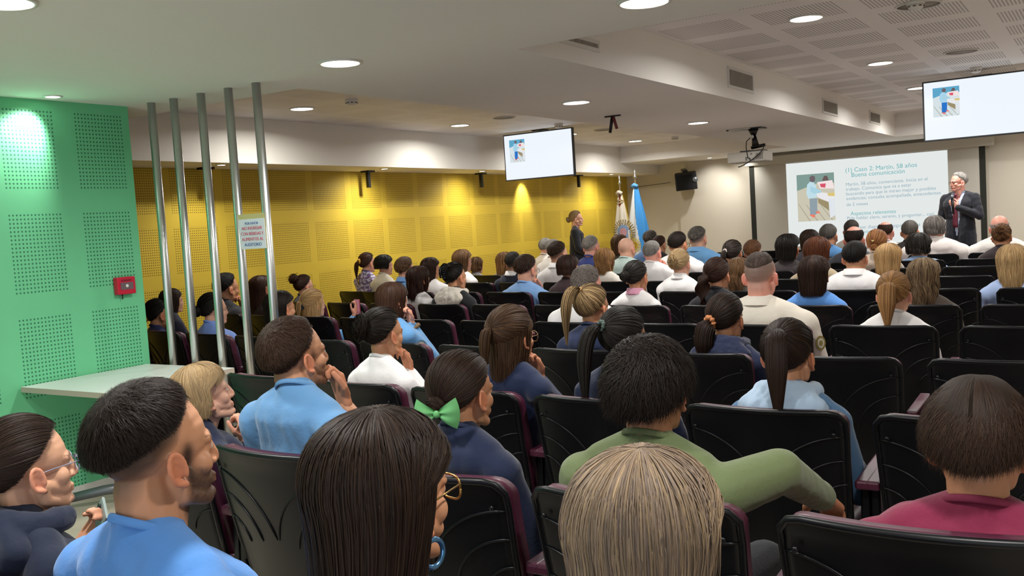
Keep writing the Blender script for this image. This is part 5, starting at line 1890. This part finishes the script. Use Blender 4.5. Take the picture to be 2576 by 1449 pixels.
person('woman with copper hair in a low bun and small gold clip', (2207, 610), 8, 'f', 'bun', 'auburn', 'honey', .4, 'fair', 'B8A99A', sc=1.1, j=2, yaw=-8, hopt=dict(tie=(180, -35), r=(.035, .03, .03)), extra=pin('D9C48A', (-.01, -.12, .02), .008))
person('balding man with a pink crown in white', (2228, 584), 11, 'm', 'balding', 'brown', None, 0, 'pink', 'EDE8E2', sc=1.2, yaw=-6, hopt=dict(elmax=38))
person('round-headed grey man in a dark jacket in the front rows', (2290, 583), 11, 'm', 'short', 'saltpep', 'grey', .5, 'tan', '3A3838', sc=1.25, j=2, yaw=-8, hopt=dict(length=.012, thick=.007, n=1200))
person('person with long straggly grey hair in a white top below the speaker', (2352, 575), 10, 'm', 'long', 'graydark', 'grey', .5, 'fair', 'E8E0DC', sc=1.25, yaw=-4, w=1.3, hopt=dict(L=.07, n=2000, off=.016, wave=.006, azmin=105))
person('woman with a black wavy bob in pale blue', (2312, 622), 9, 'f', 'long', 'black', 'graydark', .15, 'tan', '9DBCE4', sc=1.25, yaw=-6, hopt=dict(L=.07, n=2500, off=.028, wave=.008, azmin=110), w=1.2)
person('bald pink-headed man in white at the far right', (2515, 572), 10, 'm', 'balding', 'silver', None, 0, 'pink', 'EDE8E2', sc=1.2, yaw=-2, hopt=dict(elmax=0), w=1.2)
person('woman with dark hair rolled in a bun at the far right', (2520, 595), 9, 'f', 'bun', 'chest', 'honey', .2, 'tan', '3A3034', sc=1.1, yaw=-2, hopt=dict(tie=(180, 20), r=(.04, .03, .035)))
person('small-looking person glimpsed behind the long light-brown hair', (1199, 668), 8, 'f', 'long', 'brown', 'light', .4, 'fair', '8A8A90', sc=1.0, yaw=-40, hopt=dict(L=.08, n=800))
person('woman with long honey-brown hair left of the man in the dark blazer', (1271, 660), 8, 'f', 'long', 'brown', 'honey', .4, 'fair', '8A8478', sc=1.15, yaw=-34, hopt=dict(L=.18, n=2000, off=.018))

# ---------------------------------------------------------------- chairs under everyone, then the empty ones
ROWN = ['row beside the camera', 'nearest full row', 'second row ahead', 'third row ahead', 'fourth row ahead', 'fifth row ahead', 'sixth row ahead', 'seventh row ahead',
        'eighth row ahead', 'ninth row ahead', 'tenth row ahead', 'eleventh row ahead', 'front row']
taken = {}
for lab, r, j, *_ in PEOPLE:
    taken.setdefault((r, j), lab)
LEFTMOST = {0: 3, 1: 3, 2: 5, 3: 9, 4: 10, 5: 10, 6: 10, 7: 10, 8: 9, 9: 9, 10: 9, 11: 8, 12: 7}
ORD = ['rightmost', 'second from the right', 'third from the right', 'fourth from the right', 'fifth from the right', 'sixth from the right', 'seventh from the right', 'eighth from the right',
       'ninth from the right', 'tenth from the right', 'eleventh from the right', 'twelfth from the right', 'thirteenth from the right']
for r in range(13):
    js = sorted(set(range(0, LEFTMOST[r] + 1)) | {j for (rr, j) in taken if rr == r})
    for n_, j in enumerate(js):
        x, y, _ = seat_xy(r, j)
        if x < -7.25: continue
        if (r, j) in taken:
            short = taken[(r, j)].split(',')[0].split(' ')[:9]
            while short[-1] in ('a', 'an', 'and', 'in', 'with', 'the', 'of', 'her', 'over', 'on', 'by', 'from', 'up', 'to', 'white', 'small', 'long', 'short'): short = short[:-1]
            lab = 'black chair under the ' + ' '.join(short)
        else:
            lab = f'empty black chair, {ORD[max(j, 0)]} seat in the {ROWN[r]}'
        place_chair(r, j, lab)



# ================================================================ STANDING PEOPLE
def standing(label, px_top, y, zfloor, male, yaw, hair, hc, skin, jacket, spec, hopt=None, glass=None, head_yaw=None, sc=1.0, w=1.0, stub=0.):
    g = np.random.default_rng(5)
    top = at(px_top[0], px_top[1], 1, y)
    s = sc
    H = top - np.array([0, 0, .118 * s])
    by, hy = R_(yaw), R_(yaw if head_yaw is None else head_yaw)
    Rh = rotz(hy)
    T = {'s': s, 'R': Rh, 'p': (lambda p: np.asarray(p) @ (Rh.T * s) + H)}
    f = np.array([-math.sin(by), math.cos(by), 0]); rt = np.array([math.cos(by), math.sin(by), 0]); up = np.array([0, 0, 1.0])
    root = empty('person', (H[0], H[1], zfloor)); loc = np.array([H[0], H[1], zfloor])
    tag(root, label, 'person', 'people standing by the stage')
    tot = top[2] - zfloor
    NB = H - f * .03 - up * .15 * s
    PV = np.array([H[0], H[1], zfloor + tot * .52]) - f * .02
    WA = NB * .45 + PV * .55; CH = NB * .75 + PV * .25 + f * .02
    sw = (.185 if male else .155) * w
    SH = [NB + rt * k * sw - up * .06 for k in (-1, 1)]
    tor = []
    for k in (-1, 1):
        tor += [('c', NB + rt * k * .08 * w - up * .06, .075, CH + rt * k * .09 * w, .10 * w), ('c', CH + rt * k * .09 * w, .10 * w, WA + rt * k * .07 * w, .095 * w),
                ('c', WA + rt * k * .07 * w, .095 * w, PV + rt * k * .075 * w, .11 * w), ('c', NB + rt * k * .04, .045, SH[(k + 1) // 2], .055),
                ('c', PV + rt * k * .075 * w, .11 * w, PV + rt * k * .08 * w - up * .12, .108 * w)]
    V, Fc = [], []
    arms, skin_, hands = [], [], []
    pose = []
    for k, (E, W_, hd, hn, cu) in zip((-1, 1), spec['arms']):
        loc2 = lambda v: H + np.array(v, float) @ np.stack([rt, f, up])
        dr = lambda v: np.array(v, float) @ np.stack([rt, f, up])
        S = SH[(k + 1) // 2]; E, W_ = loc2(E), loc2(W_)
        pose.append((E, W_, dr(hd), dr(hn)))
        arms += [('c', S, .062, E, .052), ('c', E, .050, W_, .038)]
        skin_ += [('c', S, .045, E, .038), ('c', E, .036, W_, .025)]
        hands += hand_prims(W_, dr(hd), dr(hn), k, s, curl=cu)
    hp = head_prims(male, T) + [('c', T['p']((0, -.028, -.055)), .05 * s, NB - up * .02, .06 * s), ('c', T['p']((0, .01, -.07)), .036 * s, NB + f * .03, .045 * s)]
    V1, F1, _ = blob(hp, .0055, 1)
    legs = []
    for k in (-1, 1):
        a = PV + rt * k * .085; kn = a * .5 + np.array([H[0], H[1], zfloor]) * .5 + rt * k * .05 + f * .02; an = np.array([H[0], H[1], zfloor + .09]) + rt * k * .11
        legs += [('c', a, .095, kn, .065), ('c', kn, .063, an, .048)]
    V2, F2, _ = blob([('c', NB - up * .04, .05, CH, .08), ('c', CH, .08, PV, .09)] + [('c', NB - up * .03, .035, q_, .04) for q_ in SH] + skin_ + [(p_[0], p_[1], p_[2] * .8, p_[3], p_[4] * .8) for p_ in legs], .014, 1)
    V3, F3, _ = blob(hands, .005, 0)
    base = np.array(lin(SKINS[skin])); hcol = np.array(lin(HAIRS[hc]))
    L = (V1 - H) @ Rh / s
    C1 = np.tile(base, (len(V1), 1))
    mixc = lambda m, col, a: C1.__setitem__(slice(None), C1 * (1 - (m * a)[:, None]) + np.array(col) * (m * a)[:, None])
    mixc(np.exp(-(((L[:, 2] + .071) / .008) ** 2) - ((L[:, 0] / .02) ** 4)) * (L[:, 1] > .075), base * np.array([.85, .5, .5]), .7)
    mixc(np.exp(-(((L[:, 2] - .014) / .0045) ** 2)) * (np.abs(np.abs(L[:, 0]) - .031) < .019) * (L[:, 1] > .05), hcol, .8)
    de = np.sqrt((np.abs(L[:, 0]) - .031) ** 2 + ((L[:, 2] + .008) * 1.5) ** 2)
    mixc((de < .007) * (L[:, 1] > .068) * 1.0, (.04, .03, .03), .9)
    Va = np.concatenate([V1, V2, V3]); n1, n2 = len(V1), len(V1) + len(V2)
    me = mesh_from('body', Va - loc, np.concatenate([F1, F2 + n1, F3 + n2]), True, [M_skin], tint=np.concatenate([C1, np.tile(base, (len(V2) + len(V3), 1))]))
    link('body', me, root)
    prs = [(p_[0], p_[1], p_[2] + .006, p_[3], p_[4] + .006) for p_ in tor + arms]
    V4, F4, N4 = blob(prs, .010, 4)
    V4 = V4 + N4 * ((np.abs(waves(V4, 3, 24, 5)) - .3) * .007)[:, None]
    c_ = np.tile(np.array(lin(jacket)), (len(V4), 1))
    Lr = V4 - NB; fr = (Lr @ f) ; sx_ = Lr @ rt; zz = Lr @ up
    vee = (fr > .02) * (np.abs(sx_) < np.clip(.085 + zz * .14, .012, .1)) * (zz > -.55)
    c_[vee > 0] = np.array(lin(spec['shirt']))
    link('jacket', mesh_from('jacket', V4 - loc, F4, True, [M_cloth], tint=c_), root)
    V5, F5, _ = blob(legs, .014, 2)
    link('trousers', mesh_from('trousers', V5 - loc, F5, True, [M_cloth], tint=np.tile(np.array(lin(spec['trousers'])), (len(V5), 1))), root)
    for k in (-1, 1):
        b = MB(); a0 = rt * k * .11 + np.array([0, 0, .045])
        b.tube([a0 - f * .05, a0 + f * .05, a0 + f * .17], [.045, .046, .035], 12)
        b.build('shoe', mat('shoe_leather', '1A1A1C', .5), root)
    Hh = Hair(T, [(SH[0], SH[1], .07), (NB, CH, .11)], 7.0, g, HAIRS[hc], None, 0, f)
    o = dict(hopt or {})
    if hair == 'short': st_short(Hh, **o)
    else:
        rp, ro = tie_fan(Hh, 'long', (180, -20), n=2500); st_bun(Hh, rp, ro, r=(.03, .03, .045), n=300)
    Hh.build(root, loc)
    if glass: glasses(T, root, loc, **glass)
    return dict(root=root, loc=loc, H=H, NB=NB, f=f, rt=rt, up=up, T=T, pose=pose)


d = standing('grey-haired speaker in dark suit and burgundy tie holding a microphone', (2410, 434), 13.9, .0, True, 160, 'short', 'silver', 'pink', '22242C',
             dict(arms=[((-.27, -.0, -.46), (-.10, .22, -.34), (.5, .35, .55), (.5, -.6, .1), 1.0), ((.25, -.02, -.46), (.36, .12, -.66), (.2, .3, -.6), (-.4, 0, -.6), .4)], shirt='AFBBD8', trousers='1C1E26'),
             hopt=dict(length=.022, thick=.012, n=2500), glass=dict(col='4A3A30', r=.0018), head_yaw=128, sc=1.06, w=1.08)
tp = MB()
c0 = d['NB'] - d['loc'] + d['f'] * .085
n_ = 12
pts = [c0 + d['f'] * (.035 * math.sin(k / n_ * 2)) - d['up'] * (.02 + .42 * k / n_) for k in range(n_ + 1)]
V = []
for k, p_ in enumerate(pts):
    wv = .018 + .016 * (k / n_)
    V += [p_ - d['rt'] * wv + d['f'] * .02, p_ + d['rt'] * wv + d['f'] * .02, p_ + d['rt'] * wv + d['f'] * .03, p_ - d['rt'] * wv + d['f'] * .03]
tp.add(V, [(k * 4 + a, k * 4 + (a + 1) % 4, k * 4 + 4 + (a + 1) % 4, k * 4 + 4 + a) for k in range(n_) for a in range(4)] + [(0, 3, 2, 1), (n_ * 4, n_ * 4 + 1, n_ * 4 + 2, n_ * 4 + 3)], 0, True)
tp.ball(c0 + d['f'] * .03 - d['up'] * .015, (.02, .016, .02), n=7)
tp.build('tie', mat('burgundy_tie', '6A2238', .6), d['root'])
E_, W_, hd, hn = d['pose'][0]
g0 = W_ + nrm(hd) * .075 + d['f'] * .02
t = empty('microphone', tuple(g0)); tag(t, 'black handheld microphone in the speaker\'s hand', 'microphone')
ax = nrm(d['up'] * .95 + d['f'] * .1)
MB().tube([-ax * .13, ax * .07], [.013, .019], 14).build('handle', M_black, t)
MB().ball(ax * .095, .027, n=9).build('grille_head', M_grey, t)

standing('standing woman in dark blazer with fair hair tied back, hands folded', (1449, 531), 13.2, 0.0, False, -62, 'bun', 'ash', 'fair', '1E2028',
         dict(arms=[((-.23, .0, -.46), (-.10, .22, -.60), (.7, .5, -.2), (0, -.6, .6), .5), ((.23, .0, -.46), (.10, .22, -.60), (-.7, .5, -.2), (0, -.6, .6), .5)], shirt='A98FA8', trousers='15161B'), sc=1.02, w=1.08)
